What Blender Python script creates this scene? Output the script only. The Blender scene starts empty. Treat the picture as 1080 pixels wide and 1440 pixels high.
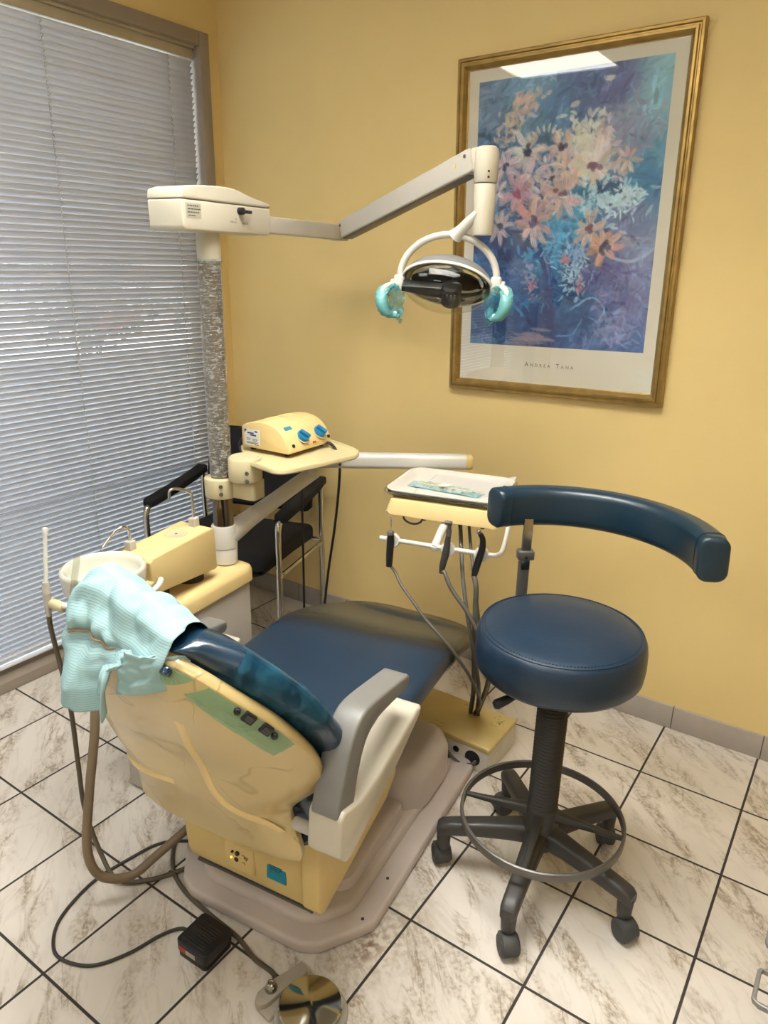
import bpy, bmesh, math, random
import numpy as np
from mathutils import Vector, Matrix, noise
random.seed(7)
R = math.radians
scn = bpy.context.scene
COL = scn.collection

# ------------------------------------------------------------------ camera
cam_d = bpy.data.cameras.new('camera'); cam = bpy.data.objects.new('camera', cam_d); COL.objects.link(cam)
f_px, pitch, roll, yaw = 1025.8, 0.32934, 0.01938, -0.59531
fw = Vector((math.sin(yaw)*math.cos(pitch), math.cos(yaw)*math.cos(pitch), -math.sin(pitch)))
rt = Vector((math.cos(yaw), -math.sin(yaw), 0)); up = rt.cross(fw)
r2 = math.cos(roll)*rt + math.sin(roll)*up; u2 = -math.sin(roll)*rt + math.cos(roll)*up
cam.matrix_world = Matrix(((r2.x,u2.x,-fw.x,0.4071),(r2.y,u2.y,-fw.y,-2.1215),(r2.z,u2.z,-fw.z,1.5562),(0,0,0,1)))
cam_d.sensor_fit = 'VERTICAL'; cam_d.sensor_height = 36.0; cam_d.lens = 36.0*f_px/1440.0
cam_d.clip_start = 0.02; cam_d.clip_end = 100
scn.camera = cam

# ------------------------------------------------------------------ light and exposure
scn.view_settings.view_transform = 'Standard'; scn.view_settings.look = 'None'
scn.view_settings.gamma = 1.0; scn.view_settings.use_curve_mapping = False
scn.view_settings.exposure = 0.1
SKY_STRENGTH = 4.6
CEIL_LIGHTS = [(-1.48,-1.62,.6,.6,8,0,'square ceiling light panel nearest the window'), (-.44,-1.03,1.2,.6,33,.050,'long louvred ceiling light above the chair and stool'),
               (-.40,-3.05,.6,.6,14,0,'square ceiling light panel far behind the camera'), (1.25,-2.55,.6,.6,8,0,'square ceiling light panel in the far right corner of the room')]   # x, y, size, emission, louvre depth, label
CEIL_COL = (0.99, 0.985, 0.95)
w = bpy.data.worlds.new('world'); scn.world = w; w.use_nodes = True
bg = w.node_tree.nodes['Background']; bg.inputs[0].default_value = (0.88, 0.94, 1.0, 1); bg.inputs[1].default_value = SKY_STRENGTH

# ------------------------------------------------------------------ materials
def lin(c):
    if isinstance(c, str): c = tuple(int(c[i:i+2],16)/255 for i in (0,2,4))
    return tuple(((v/12.92) if v <= .04045 else ((v+.055)/1.055)**2.4) for v in c) + (1,)
class NT:
    def __init__(s, m): s.nt = m.node_tree; s.n = s.nt.nodes
    def new(s, t, **k):
        n = s.n.new(t)
        for a, v in k.items(): setattr(n, a, v)
        return n
    def link(s, a, b): s.nt.links.new(a, b)
def base_mat(name):
    m = bpy.data.materials.new(name); m.use_nodes = True
    return m, NT(m), m.node_tree.nodes['Principled BSDF']
def mat(name, col, rough=.5, metal=0, var=.12, vscale=8, bump=0, bscale=60, coat=0, coatr=.1, spec=.5, alpha=1, sheen=0, emit=0):
    m, t, p = base_mat(name)
    c = lin(col)
    tc = t.new('ShaderNodeTexCoord')
    nz = t.new('ShaderNodeTexNoise'); nz.inputs['Scale'].default_value = vscale; nz.inputs['Detail'].default_value = 5
    t.link(tc.outputs['Object'], nz.inputs['Vector'])
    rp = t.new('ShaderNodeValToRGB')
    rp.color_ramp.elements[0].position = .3; rp.color_ramp.elements[1].position = .7
    d = tuple(v*(1-var) for v in c[:3])+(1,); b = tuple(min(1,v*(1+var*.4)) for v in c[:3])+(1,)
    rp.color_ramp.elements[0].color = d; rp.color_ramp.elements[1].color = b
    t.link(nz.outputs['Fac'], rp.inputs['Fac']); t.link(rp.outputs['Color'], p.inputs['Base Color'])
    p.inputs['Roughness'].default_value = rough; p.inputs['Metallic'].default_value = metal
    p.inputs['Specular IOR Level'].default_value = spec
    p.inputs['Coat Weight'].default_value = coat; p.inputs['Coat Roughness'].default_value = coatr
    p.inputs['Alpha'].default_value = alpha
    if emit: p.inputs['Emission Color'].default_value = c; p.inputs['Emission Strength'].default_value = emit
    if bump:
        n2 = t.new('ShaderNodeTexNoise'); n2.inputs['Scale'].default_value = bscale; n2.inputs['Detail'].default_value = 3
        t.link(tc.outputs['Object'], n2.inputs['Vector'])
        bp = t.new('ShaderNodeBump'); bp.inputs['Strength'].default_value = bump; bp.inputs['Distance'].default_value = .004
        t.link(n2.outputs['Fac'], bp.inputs['Height']); t.link(bp.outputs['Normal'], p.inputs['Normal'])
    return m
def film_mat(name, col, opacity=.35, rough=.12, bump=.6, bscale=40, vec=(1,1,1), mask=True):
    """thin clear plastic: transparent body with glossy wrinkles"""
    m, t, p = base_mat(name); out = t.n['Material Output']
    p.inputs['Base Color'].default_value = lin(col); p.inputs['Roughness'].default_value = rough
    tc = t.new('ShaderNodeTexCoord'); mp = t.new('ShaderNodeMapping'); mp.inputs['Scale'].default_value = vec
    t.link(tc.outputs['Object'], mp.inputs['Vector'])
    nz = t.new('ShaderNodeTexNoise'); nz.inputs['Scale'].default_value = bscale; nz.inputs['Detail'].default_value = 6; nz.inputs['Distortion'].default_value = .8
    t.link(mp.outputs['Vector'], nz.inputs['Vector'])
    bp = t.new('ShaderNodeBump'); bp.inputs['Strength'].default_value = bump; bp.inputs['Distance'].default_value = .01
    t.link(nz.outputs['Fac'], bp.inputs['Height']); t.link(bp.outputs['Normal'], p.inputs['Normal'])
    tr = t.new('ShaderNodeBsdfTransparent'); mx = t.new('ShaderNodeMixShader')
    tint = lin(col); tr.inputs['Color'].default_value = tuple(.55+.45*v for v in tint[:3])+(1,)
    if mask:
        mr = t.new('ShaderNodeMapRange'); mr.inputs['From Min'].default_value = .42; mr.inputs['From Max'].default_value = .72
        mr.inputs['To Min'].default_value = opacity*.45; mr.inputs['To Max'].default_value = min(1, opacity*2.0)
        t.link(nz.outputs['Fac'], mr.inputs['Value']); t.link(mr.outputs['Result'], mx.inputs['Fac'])
    else: mx.inputs['Fac'].default_value = opacity
    t.link(tr.outputs['BSDF'], mx.inputs[1]); t.link(p.outputs['BSDF'], mx.inputs[2]); t.link(mx.outputs['Shader'], out.inputs['Surface'])
    return m
def glass_mat(name, tint=(1,1,1), refl=.5):
    m, t, p = base_mat(name); out = t.n['Material Output']
    tr = t.new('ShaderNodeBsdfTransparent'); tr.inputs['Color'].default_value = (*tint,1)
    gl = t.new('ShaderNodeBsdfGlossy'); gl.inputs['Roughness'].default_value = .015
    lw = t.new('ShaderNodeLayerWeight'); lw.inputs['Blend'].default_value = .5
    pw = t.new('ShaderNodeMath', operation='POWER'); pw.inputs[1].default_value = 5; t.link(lw.outputs['Facing'], pw.inputs[0])
    sh = t.new('ShaderNodeMath', operation='MULTIPLY_ADD'); sh.inputs[1].default_value = .96; sh.inputs[2].default_value = .04; t.link(pw.outputs[0], sh.inputs[0])
    ml = t.new('ShaderNodeMath', operation='MULTIPLY'); ml.inputs[1].default_value = refl*2
    nz = t.new('ShaderNodeTexNoise'); nz.inputs['Scale'].default_value = 3
    bp = t.new('ShaderNodeBump'); bp.inputs['Strength'].default_value = .02; t.link(nz.outputs['Fac'], bp.inputs['Height']); t.link(bp.outputs['Normal'], gl.inputs['Normal'])
    mx = t.new('ShaderNodeMixShader'); t.link(sh.outputs[0], ml.inputs[0]); t.link(ml.outputs['Value'], mx.inputs['Fac'])
    t.link(tr.outputs['BSDF'], mx.inputs[1]); t.link(gl.outputs['BSDF'], mx.inputs[2]); t.link(mx.outputs['Shader'], out.inputs['Surface'])
    return m

TILE = 0.305
def floor_mat():
    m, t, p = base_mat('marbled_tiles')
    geo = t.new('ShaderNodeNewGeometry'); sep = t.new('ShaderNodeSeparateXYZ'); t.link(geo.outputs['Position'], sep.inputs[0])
    def math_(op, a, b=None):
        n = t.new('ShaderNodeMath', operation=op)
        for i, v in enumerate((a, b)):
            if v is None: continue
            if isinstance(v, (int, float)): n.inputs[i].default_value = v
            else: t.link(v, n.inputs[i])
        return n.outputs[0]
    fx = math_('DIVIDE', sep.outputs[0], TILE); fy = math_('DIVIDE', sep.outputs[1], TILE)
    ix = math_('FLOOR', fx); iy = math_('FLOOR', fy); ux = math_('FRACT', fx); uy = math_('FRACT', fy)
    def edge(u):
        a = math_('MINIMUM', u, math_('SUBTRACT', 1.0, u)); return a
    e = math_('MINIMUM', edge(ux), edge(uy))
    # per tile offset
    cb = t.new('ShaderNodeCombineXYZ'); t.link(ix, cb.inputs[0]); t.link(iy, cb.inputs[1])
    wn = t.new('ShaderNodeTexWhiteNoise'); t.link(cb.outputs[0], wn.inputs['Vector'])
    sc = t.new('ShaderNodeVectorMath', operation='SCALE'); t.link(wn.outputs['Color'], sc.inputs[0]); sc.inputs['Scale'].default_value = 7.0
    mp = t.new('ShaderNodeMapping'); mp.inputs['Rotation'].default_value = (0,0,R(40)); t.link(geo.outputs['Position'], mp.inputs['Vector'])
    mp2 = t.new('ShaderNodeMapping'); mp2.inputs['Scale'].default_value = (1.0,3.1,1.0); t.link(mp.outputs['Vector'], mp2.inputs['Vector'])
    ad = t.new('ShaderNodeVectorMath', operation='ADD'); t.link(mp2.outputs['Vector'], ad.inputs[0]); t.link(sc.outputs[0], ad.inputs[1])
    def vein(scale, width, dist, off):
        a2 = t.new('ShaderNodeVectorMath', operation='ADD'); t.link(ad.outputs[0], a2.inputs[0]); a2.inputs[1].default_value = (off, off*.7, 0)
        n = t.new('ShaderNodeTexNoise'); n.inputs['Scale'].default_value = scale; n.inputs['Detail'].default_value = 7; n.inputs['Roughness'].default_value = .62; n.inputs['Distortion'].default_value = dist
        t.link(a2.outputs[0], n.inputs['Vector'])
        d = math_('ABSOLUTE', math_('SUBTRACT', n.outputs['Fac'], .5))
        mr = t.new('ShaderNodeMapRange'); t.link(d, mr.inputs['Value']); mr.inputs['From Min'].default_value = 0; mr.inputs['From Max'].default_value = width
        mr.inputs['To Min'].default_value = 1; mr.inputs['To Max'].default_value = 0
        return mr.outputs['Result']
    v1 = vein(2.6, .026, 1.0, 0); v2 = vein(4.2, .10, .8, 3.3)
    cl = t.new('ShaderNodeTexNoise'); cl.inputs['Scale'].default_value = 4.2; cl.inputs['Detail'].default_value = 4; t.link(ad.outputs[0], cl.inputs['Vector'])
    clr = t.new('ShaderNodeMapRange'); t.link(cl.outputs['Fac'], clr.inputs['Value']); clr.inputs['From Min'].default_value = .46; clr.inputs['From Max'].default_value = .60
    grit = t.new('ShaderNodeTexNoise'); grit.inputs['Scale'].default_value = 90; grit.inputs['Detail'].default_value = 4
    gr = t.new('ShaderNodeMapRange'); t.link(grit.outputs['Fac'], gr.inputs['Value']); gr.inputs['From Min'].default_value = .42; gr.inputs['From Max'].default_value = .6
    t.link(geo.outputs['Position'], grit.inputs['Vector'])
    s2 = math_('MULTIPLY', math_('MULTIPLY', v2, clr.outputs['Result']), math_('ADD', .35, math_('MULTIPLY', gr.outputs['Result'], .65)))
    vv = math_('MINIMUM', 1.0, math_('ADD', math_('MULTIPLY', math_('MULTIPLY', v1, .55), math_('ADD', .3, math_('MULTIPLY', clr.outputs['Result'], .9))), math_('MULTIPLY', s2, .85)))
    base = t.new('ShaderNodeMix', data_type='RGBA')
    low = t.new('ShaderNodeTexNoise'); low.inputs['Scale'].default_value = 5; low.inputs['Detail'].default_value = 3; t.link(ad.outputs[0], low.inputs['Vector'])
    t.link(low.outputs['Fac'], base.inputs['Factor']); base.inputs[6].default_value = lin('cfc6bb'); base.inputs[7].default_value = lin('e0d9cf')
    mv = t.new('ShaderNodeMix', data_type='RGBA'); t.link(vv, mv.inputs['Factor']); t.link(base.outputs[2], mv.inputs[6]); mv.inputs[7].default_value = lin('9b8c78')
    # worn, rust-stained patch beside the chair base
    def spot(cx, cy, rx, ry):
        dx = math_('DIVIDE', math_('SUBTRACT', sep.outputs[0], cx), rx); dy = math_('DIVIDE', math_('SUBTRACT', sep.outputs[1], cy), ry)
        d = math_('SQRT', math_('ADD', math_('MULTIPLY', dx, dx), math_('MULTIPLY', dy, dy)))
        mr = t.new('ShaderNodeMapRange'); t.link(d, mr.inputs['Value']); mr.inputs['From Min'].default_value = 1; mr.inputs['From Max'].default_value = .2
        n = t.new('ShaderNodeTexNoise'); n.inputs['Scale'].default_value = 55; n.inputs['Detail'].default_value = 6; t.link(geo.outputs['Position'], n.inputs['Vector'])
        m2 = t.new('ShaderNodeMapRange'); t.link(n.outputs['Fac'], m2.inputs['Value']); m2.inputs['From Min'].default_value = .42; m2.inputs['From Max'].default_value = .62
        return math_('MULTIPLY', mr.outputs['Result'], m2.outputs['Result'])
    st = t.new('ShaderNodeMix', data_type='RGBA'); t.link(math_('MULTIPLY', spot(-.352,-1.035,.040,.085), 1.0), st.inputs['Factor']); t.link(mv.outputs[2], st.inputs[6]); st.inputs[7].default_value = lin('5b2d17')
    st2 = t.new('ShaderNodeMix', data_type='RGBA'); t.link(math_('MULTIPLY', spot(-.32,-1.0,.11,.22), .6), st2.inputs['Factor']); t.link(st.outputs[2], st2.inputs[6]); st2.inputs[7].default_value = lin('a08c70')
    gm = t.new('ShaderNodeMapRange'); t.link(e, gm.inputs['Value']); gm.inputs['From Min'].default_value = .0095; gm.inputs['From Max'].default_value = .0125
    mg = t.new('ShaderNodeMix', data_type='RGBA'); t.link(gm.outputs['Result'], mg.inputs['Factor']); mg.inputs[6].default_value = lin('3a332d'); t.link(st2.outputs[2], mg.inputs[7])
    t.link(mg.outputs[2], p.inputs['Base Color'])
    rr = t.new('ShaderNodeMapRange'); t.link(gm.outputs['Result'], rr.inputs['Value']); rr.inputs['To Min'].default_value = .85; rr.inputs['To Max'].default_value = .30
    t.link(rr.outputs['Result'], p.inputs['Roughness'])
    bp = t.new('ShaderNodeBump'); bp.inputs['Strength'].default_value = .5; bp.inputs['Distance'].default_value = .002; t.link(gm.outputs['Result'], bp.inputs['Height'])
    t.link(bp.outputs['Normal'], p.inputs['Normal'])
    return m
def base_tile_mat():
    m, t, p = base_mat('skirting_tile')
    geo = t.new('ShaderNodeNewGeometry'); sep = t.new('ShaderNodeSeparateXYZ'); t.link(geo.outputs['Position'], sep.inputs[0])
    a = t.new('ShaderNodeMath', operation='DIVIDE'); a.inputs[1].default_value = .29
    o = t.new('ShaderNodeMath', operation='ADD'); o.inputs[1].default_value = -.018; t.link(sep.outputs[0], o.inputs[0]); t.link(o.outputs[0], a.inputs[0])
    fr = t.new('ShaderNodeMath', operation='FRACT'); t.link(a.outputs[0], fr.inputs[0])
    l = t.new('ShaderNodeMath', operation='LESS_THAN'); l.inputs[1].default_value = .012; t.link(fr.outputs[0], l.inputs[0])
    nz = t.new('ShaderNodeTexNoise'); nz.inputs['Scale'].default_value = 14; nz.inputs['Detail'].default_value = 5; t.link(geo.outputs['Position'], nz.inputs['Vector'])
    b = t.new('ShaderNodeMix', data_type='RGBA'); t.link(nz.outputs['Fac'], b.inputs['Factor']); b.inputs[6].default_value = lin('a39a91'); b.inputs[7].default_value = lin('b5aca2')
    mx = t.new('ShaderNodeMix', data_type='RGBA'); t.link(l.outputs[0], mx.inputs['Factor']); t.link(b.outputs[2], mx.inputs[6]); mx.inputs[7].default_value = lin('57504a')
    t.link(mx.outputs[2], p.inputs['Base Color']); p.inputs['Roughness'].default_value = .4
    return m
def wrinkle_mat(name, col, line):
    """moulded cream plastic under a taut, creased clear cover"""
    m, t, p = base_mat(name)
    tc = t.new('ShaderNodeTexCoord')
    n0 = t.new('ShaderNodeTexNoise'); n0.inputs['Scale'].default_value = 5.5; n0.inputs['Detail'].default_value = 2; n0.inputs['Distortion'].default_value = .6
    t.link(tc.outputs['Object'], n0.inputs['Vector'])
    s = t.new('ShaderNodeMath', operation='SUBTRACT'); s.inputs[1].default_value = .5; t.link(n0.outputs['Fac'], s.inputs[0])
    ab = t.new('ShaderNodeMath', operation='ABSOLUTE'); t.link(s.outputs[0], ab.inputs[0])
    mr = t.new('ShaderNodeMapRange'); t.link(ab.outputs[0], mr.inputs['Value']); mr.inputs['From Max'].default_value = .009; mr.inputs['To Min'].default_value = 1; mr.inputs['To Max'].default_value = 0
    n1 = t.new('ShaderNodeTexNoise'); n1.inputs['Scale'].default_value = 6; n1.inputs['Detail'].default_value = 2; t.link(tc.outputs['Object'], n1.inputs['Vector'])
    mk = t.new('ShaderNodeMapRange'); t.link(n1.outputs['Fac'], mk.inputs['Value']); mk.inputs['From Min'].default_value = .47; mk.inputs['From Max'].default_value = .56
    mm = t.new('ShaderNodeMath', operation='MULTIPLY'); t.link(mr.outputs['Result'], mm.inputs[0]); t.link(mk.outputs['Result'], mm.inputs[1])
    mx = t.new('ShaderNodeMix', data_type='RGBA'); t.link(mm.outputs[0], mx.inputs['Factor']); mx.inputs[6].default_value = lin(col); mx.inputs[7].default_value = lin(line)
    t.link(mx.outputs[2], p.inputs['Base Color']); p.inputs['Roughness'].default_value = .33
    p.inputs['Coat Weight'].default_value = .6; p.inputs['Coat Roughness'].default_value = .03
    bp = t.new('ShaderNodeBump'); bp.inputs['Strength'].default_value = .22; bp.inputs['Distance'].default_value = .003
    t.link(mm.outputs[0], bp.inputs['Height']); t.link(bp.outputs['Normal'], p.inputs['Coat Normal']); t.link(bp.outputs['Normal'], p.inputs['Normal'])
    return m
def striped_paper(name, col, col2, freq):
    m, t, p = base_mat(name)
    at = t.new('ShaderNodeUVMap'); sep = t.new('ShaderNodeSeparateXYZ'); t.link(at.outputs['UV'], sep.inputs[0])
    ml = t.new('ShaderNodeMath', operation='MULTIPLY'); ml.inputs[1].default_value = freq; t.link(sep.outputs[1], ml.inputs[0])
    fr = t.new('ShaderNodeMath', operation='PINGPONG'); fr.inputs[1].default_value = .5; t.link(ml.outputs[0], fr.inputs[0])
    mr = t.new('ShaderNodeMapRange'); t.link(fr.outputs[0], mr.inputs['Value']); mr.inputs['From Min'].default_value = .30; mr.inputs['From Max'].default_value = .46
    mx = t.new('ShaderNodeMix', data_type='RGBA'); t.link(mr.outputs['Result'], mx.inputs['Factor']); mx.inputs[6].default_value = lin(col); mx.inputs[7].default_value = lin(col2)
    t.link(mx.outputs[2], p.inputs['Base Color']); p.inputs['Roughness'].default_value = .55
    p.inputs['Subsurface Weight'].default_value = 0
    bp = t.new('ShaderNodeBump'); bp.inputs['Strength'].default_value = .25; bp.inputs['Distance'].default_value = .001; t.link(mr.outputs['Result'], bp.inputs['Height']); t.link(bp.outputs['Normal'], p.inputs['Normal'])
    return m

M = {}
M['floor'] = floor_mat(); M['skirting'] = base_tile_mat()
M['wall'] = mat('yellow_paint', 'e8cd8d', .62, var=.035, vscale=2.5, bump=.12, bscale=180)
M['ceiling'] = mat('white_ceiling', 'e6e2d8', .9, var=.03)
M['taupe'] = mat('taupe_aluminium', '978b7e', .45, var=.05)
M['blind'] = mat('slat_enamel', 'e4e5ec', .42, var=.03)
M['headrail'] = mat('headrail_enamel', 'b3a78f', .45, var=.04)
M['cord'] = mat('blind_cord', 'b9b9bb', .8)
M['gold'] = mat('brushed_gilt', 'a98c52', .38, metal=.75, var=.22, vscale=30, bump=.15, bscale=90)
M['golddark'] = mat('gilt_inner', '8d7440', .45, metal=.6, var=.2, vscale=30)
M['mount'] = mat('poster_paper', 'e2dccb', .6, var=.03)
M['ink'] = mat('grey_ink', '5d646b', .8)
M['beige'] = mat('cream_plastic', 'dfc58a', .42, var=.05, vscale=5)
M['beigelight'] = mat('pale_cream_plastic', 'c4b893', .38, var=.04, vscale=5)
M['beigedull'] = mat('yellowed_plastic', 'd5bb7c', .45, var=.08, vscale=5)
M['shell'] = wrinkle_mat('cream_shell', 'c2ac76', 'a99460')
M['offwhite'] = mat('offwhite_enamel', 'c3bba9', .33, var=.04, coat=.2)
M['white'] = mat('white_enamel', 'd3cfc6', .3, var=.03, coat=.2)
M['lampbeige'] = mat('lamp_enamel', 'c7c0ae', .38, var=.04)
M['lampgrey'] = mat('arm_enamel', 'c0bab0', .4, var=.04)
M['unitgrey'] = mat('grey_laminate', 'b9b3aa', .5, var=.03)
M['mauve'] = mat('mauve_base_plastic', 'c3b7af', .42, var=.08, vscale=6)
M['navy'] = mat('navy_vinyl', '152c41', .40, var=.14, vscale=7, bump=.10, bscale=260, coat=.12, coatr=.3)
M['navydark'] = mat('navy_vinyl_rim', '0f2f45', .25, var=.1, vscale=7, coat=.5, coatr=.12)
M['stoolnavy'] = mat('stool_vinyl', '142b40', .36, var=.14, vscale=9, bump=.12, bscale=230, coat=.1, coatr=.3)
M['padnavy'] = mat('pad_vinyl', '0f2b3b', .33, var=.10, vscale=9, bump=.10, bscale=230, coat=.15, coatr=.25)
M['stitch'] = mat('stitching', '10293c', .8)
M['footcover'] = mat('smoky_vinyl', '45433a', .38, var=.3, vscale=5, coat=.2, coatr=.3)
_t = NT(M['footcover']); _p = _t.n['Principled BSDF']; _uv = _t.new('ShaderNodeUVMap'); _sx = _t.new('ShaderNodeSeparateXYZ'); _t.link(_uv.outputs['UV'], _sx.inputs[0])
_mr = _t.new('ShaderNodeMapRange'); _mr.interpolation_type = 'SMOOTHSTEP'; _mr.inputs['From Max'].default_value = .38; _mr.inputs['To Max'].default_value = .93; _t.link(_sx.outputs[1], _mr.inputs['Value']); _t.link(_mr.outputs['Result'], _p.inputs['Alpha'])
M['armgrey'] = mat('grey_armrest', '767470', .42, var=.06, vscale=8, bump=.08, bscale=250)
M['black'] = mat('black_plastic', '17171a', .4, var=.2)
M['blackfab'] = mat('black_fabric', '111114', .85, var=.25, vscale=60)
M['dark'] = mat('charcoal_plastic', '3b3936', .45, var=.12, vscale=12, bump=.06, bscale=200)
M['darkrib'] = mat('charcoal_bellows', '393734', .55, var=.1)
M['wheel'] = mat('caster_grey', '434443', .6, var=.18, vscale=30)
M['steel'] = mat('grey_steel', '6d6a66', .38, metal=.5, var=.08)
M['chrome'] = mat('chrome', 'c9c8c4', .09, metal=1, var=.04)
M['chromedull'] = mat('brushed_chrome', 'a19c94', .16, metal=1, var=.08, vscale=20)
M['columnsteel'] = mat('column_steel', '7d7163', .18, metal=1, var=.15, vscale=6)
M['hosegrey'] = mat('grey_hose', '57534a', .5, var=.08)
M['hosebrown'] = mat('brown_hose', '776650', .5, var=.08)
M['hosedark'] = mat('dark_hose', '554b3c', .5, var=.08)
M['cable'] = mat('dark_cable', '36342f', .55)
M['blackcable'] = mat('black_cable', '15151a', .5)
M['cyan'] = mat('teal_sleeve', '5c9898', .42, var=.12, vscale=25, coat=.1)
M['film'] = film_mat('clear_wrap', 'f4f4ee', .22, .08, 1.0, 60, (1,1,2.8))
M['greenfilm'] = film_mat('green_film', '9ccbaa', .38, .12, .5, 18, mask=False)
M['bluefilm'] = film_mat('blue_film', '2f6f8c', .30, .08, .6, 22)
M['cyanfilm'] = film_mat('cyan_film', '58a5ad', .45, .12, 1.0, 45)
M['pouch'] = film_mat('clear_pouch', 'd7e2dc', .30, .1, 1.0, 60)
M['sticker'] = mat('teal_sticker', '157f97', .5, var=.04)
M['stickerink'] = mat('sticker_ink', '0c4a60', .6)
M['label'] = mat('white_label', 'dcdcd4', .45, var=.02)
M['greylabel'] = mat('grey_label', 'b3aea0', .5, var=.03)
M['labelink'] = mat('label_ink', '44463f', .7)
M['labelblue'] = mat('label_blue', '2a3d7a', .6)
M['blueknob'] = mat('blue_knob', '1676a6', .38, var=.06)
M['bluebar'] = mat('blue_print', '2f87a6', .5)
M['red'] = mat('red_label', 'b4322c', .45)
M['led'] = mat('amber_led', 'ff9a2a', .4, emit=3)
M['bowl'] = mat('bowl_porcelain', 'd0cebf', .22, var=.02, coat=.4)
M['basegrey'] = mat('pedal_base_plastic', 'a29a8c', .5, var=.06)
M['shelfcream'] = mat('shelf_plastic', 'c9ba8e', .42, var=.05)
M['handlegrey'] = mat('grey_handle_metal', '8d8a86', .4, metal=.4, var=.05)
M['rubber'] = mat('grey_bellows', '5b584f', .7, var=.1)
M['paperc'] = striped_paper('striped_tissue', '9dbfc2', '8aafb4', 85)
M['band'] = mat('tan_elastic', 'a58a6f', .7)
M['sheet'] = mat('white_sheet', 'c9c4bc', .7, var=.02)
M['traywhite'] = mat('white_tray', 'd2ccbf', .35, var=.02)
M['greenpaper'] = mat('pouch_paper', '7cb4bd', .5, var=.2, vscale=40)
M['lens'] = glass_mat('lens_glass', (.93,.93,.88), .4)
M['mirror'] = mat('reflector', 'b8b4ac', .05, metal=1, var=.06, vscale=12)
M['lamphead'] = mat('grey_reflector_shell', '7d7d7b', .4, var=.04)
M['glass'] = glass_mat('window_glass', (.94,.97,.97), .5)
M['picglass'] = glass_mat('picture_glass', (1,1,1), .62)
M['clearplastic'] = glass_mat('clear_tube', (.86,.88,.84), 1.2)
M['wood'] = mat('worn_cream_lid', 'cdb679', .5, var=.10, vscale=6)
M['boxwhite'] = mat('scuffed_white_box', 'd6d2c6', .5, var=.12, vscale=14)
M['outground'] = mat('outdoor_paving', '77787b', .8, var=.08)
M['outwall'] = mat('outdoor_render', 'a3a3a7', .9, var=.05)
M['leaf'] = mat('green_leaf', '55715a', .6, var=.4, vscale=9)
M['leafred'] = mat('red_leaf', '6a3d4e', .6, var=.4, vscale=9)
M['leafpale'] = mat('pale_leaf', '9bc0b6', .6, var=.3, vscale=9)
M['flowerred'] = mat('red_flower', 'd8413a', .6)

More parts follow.
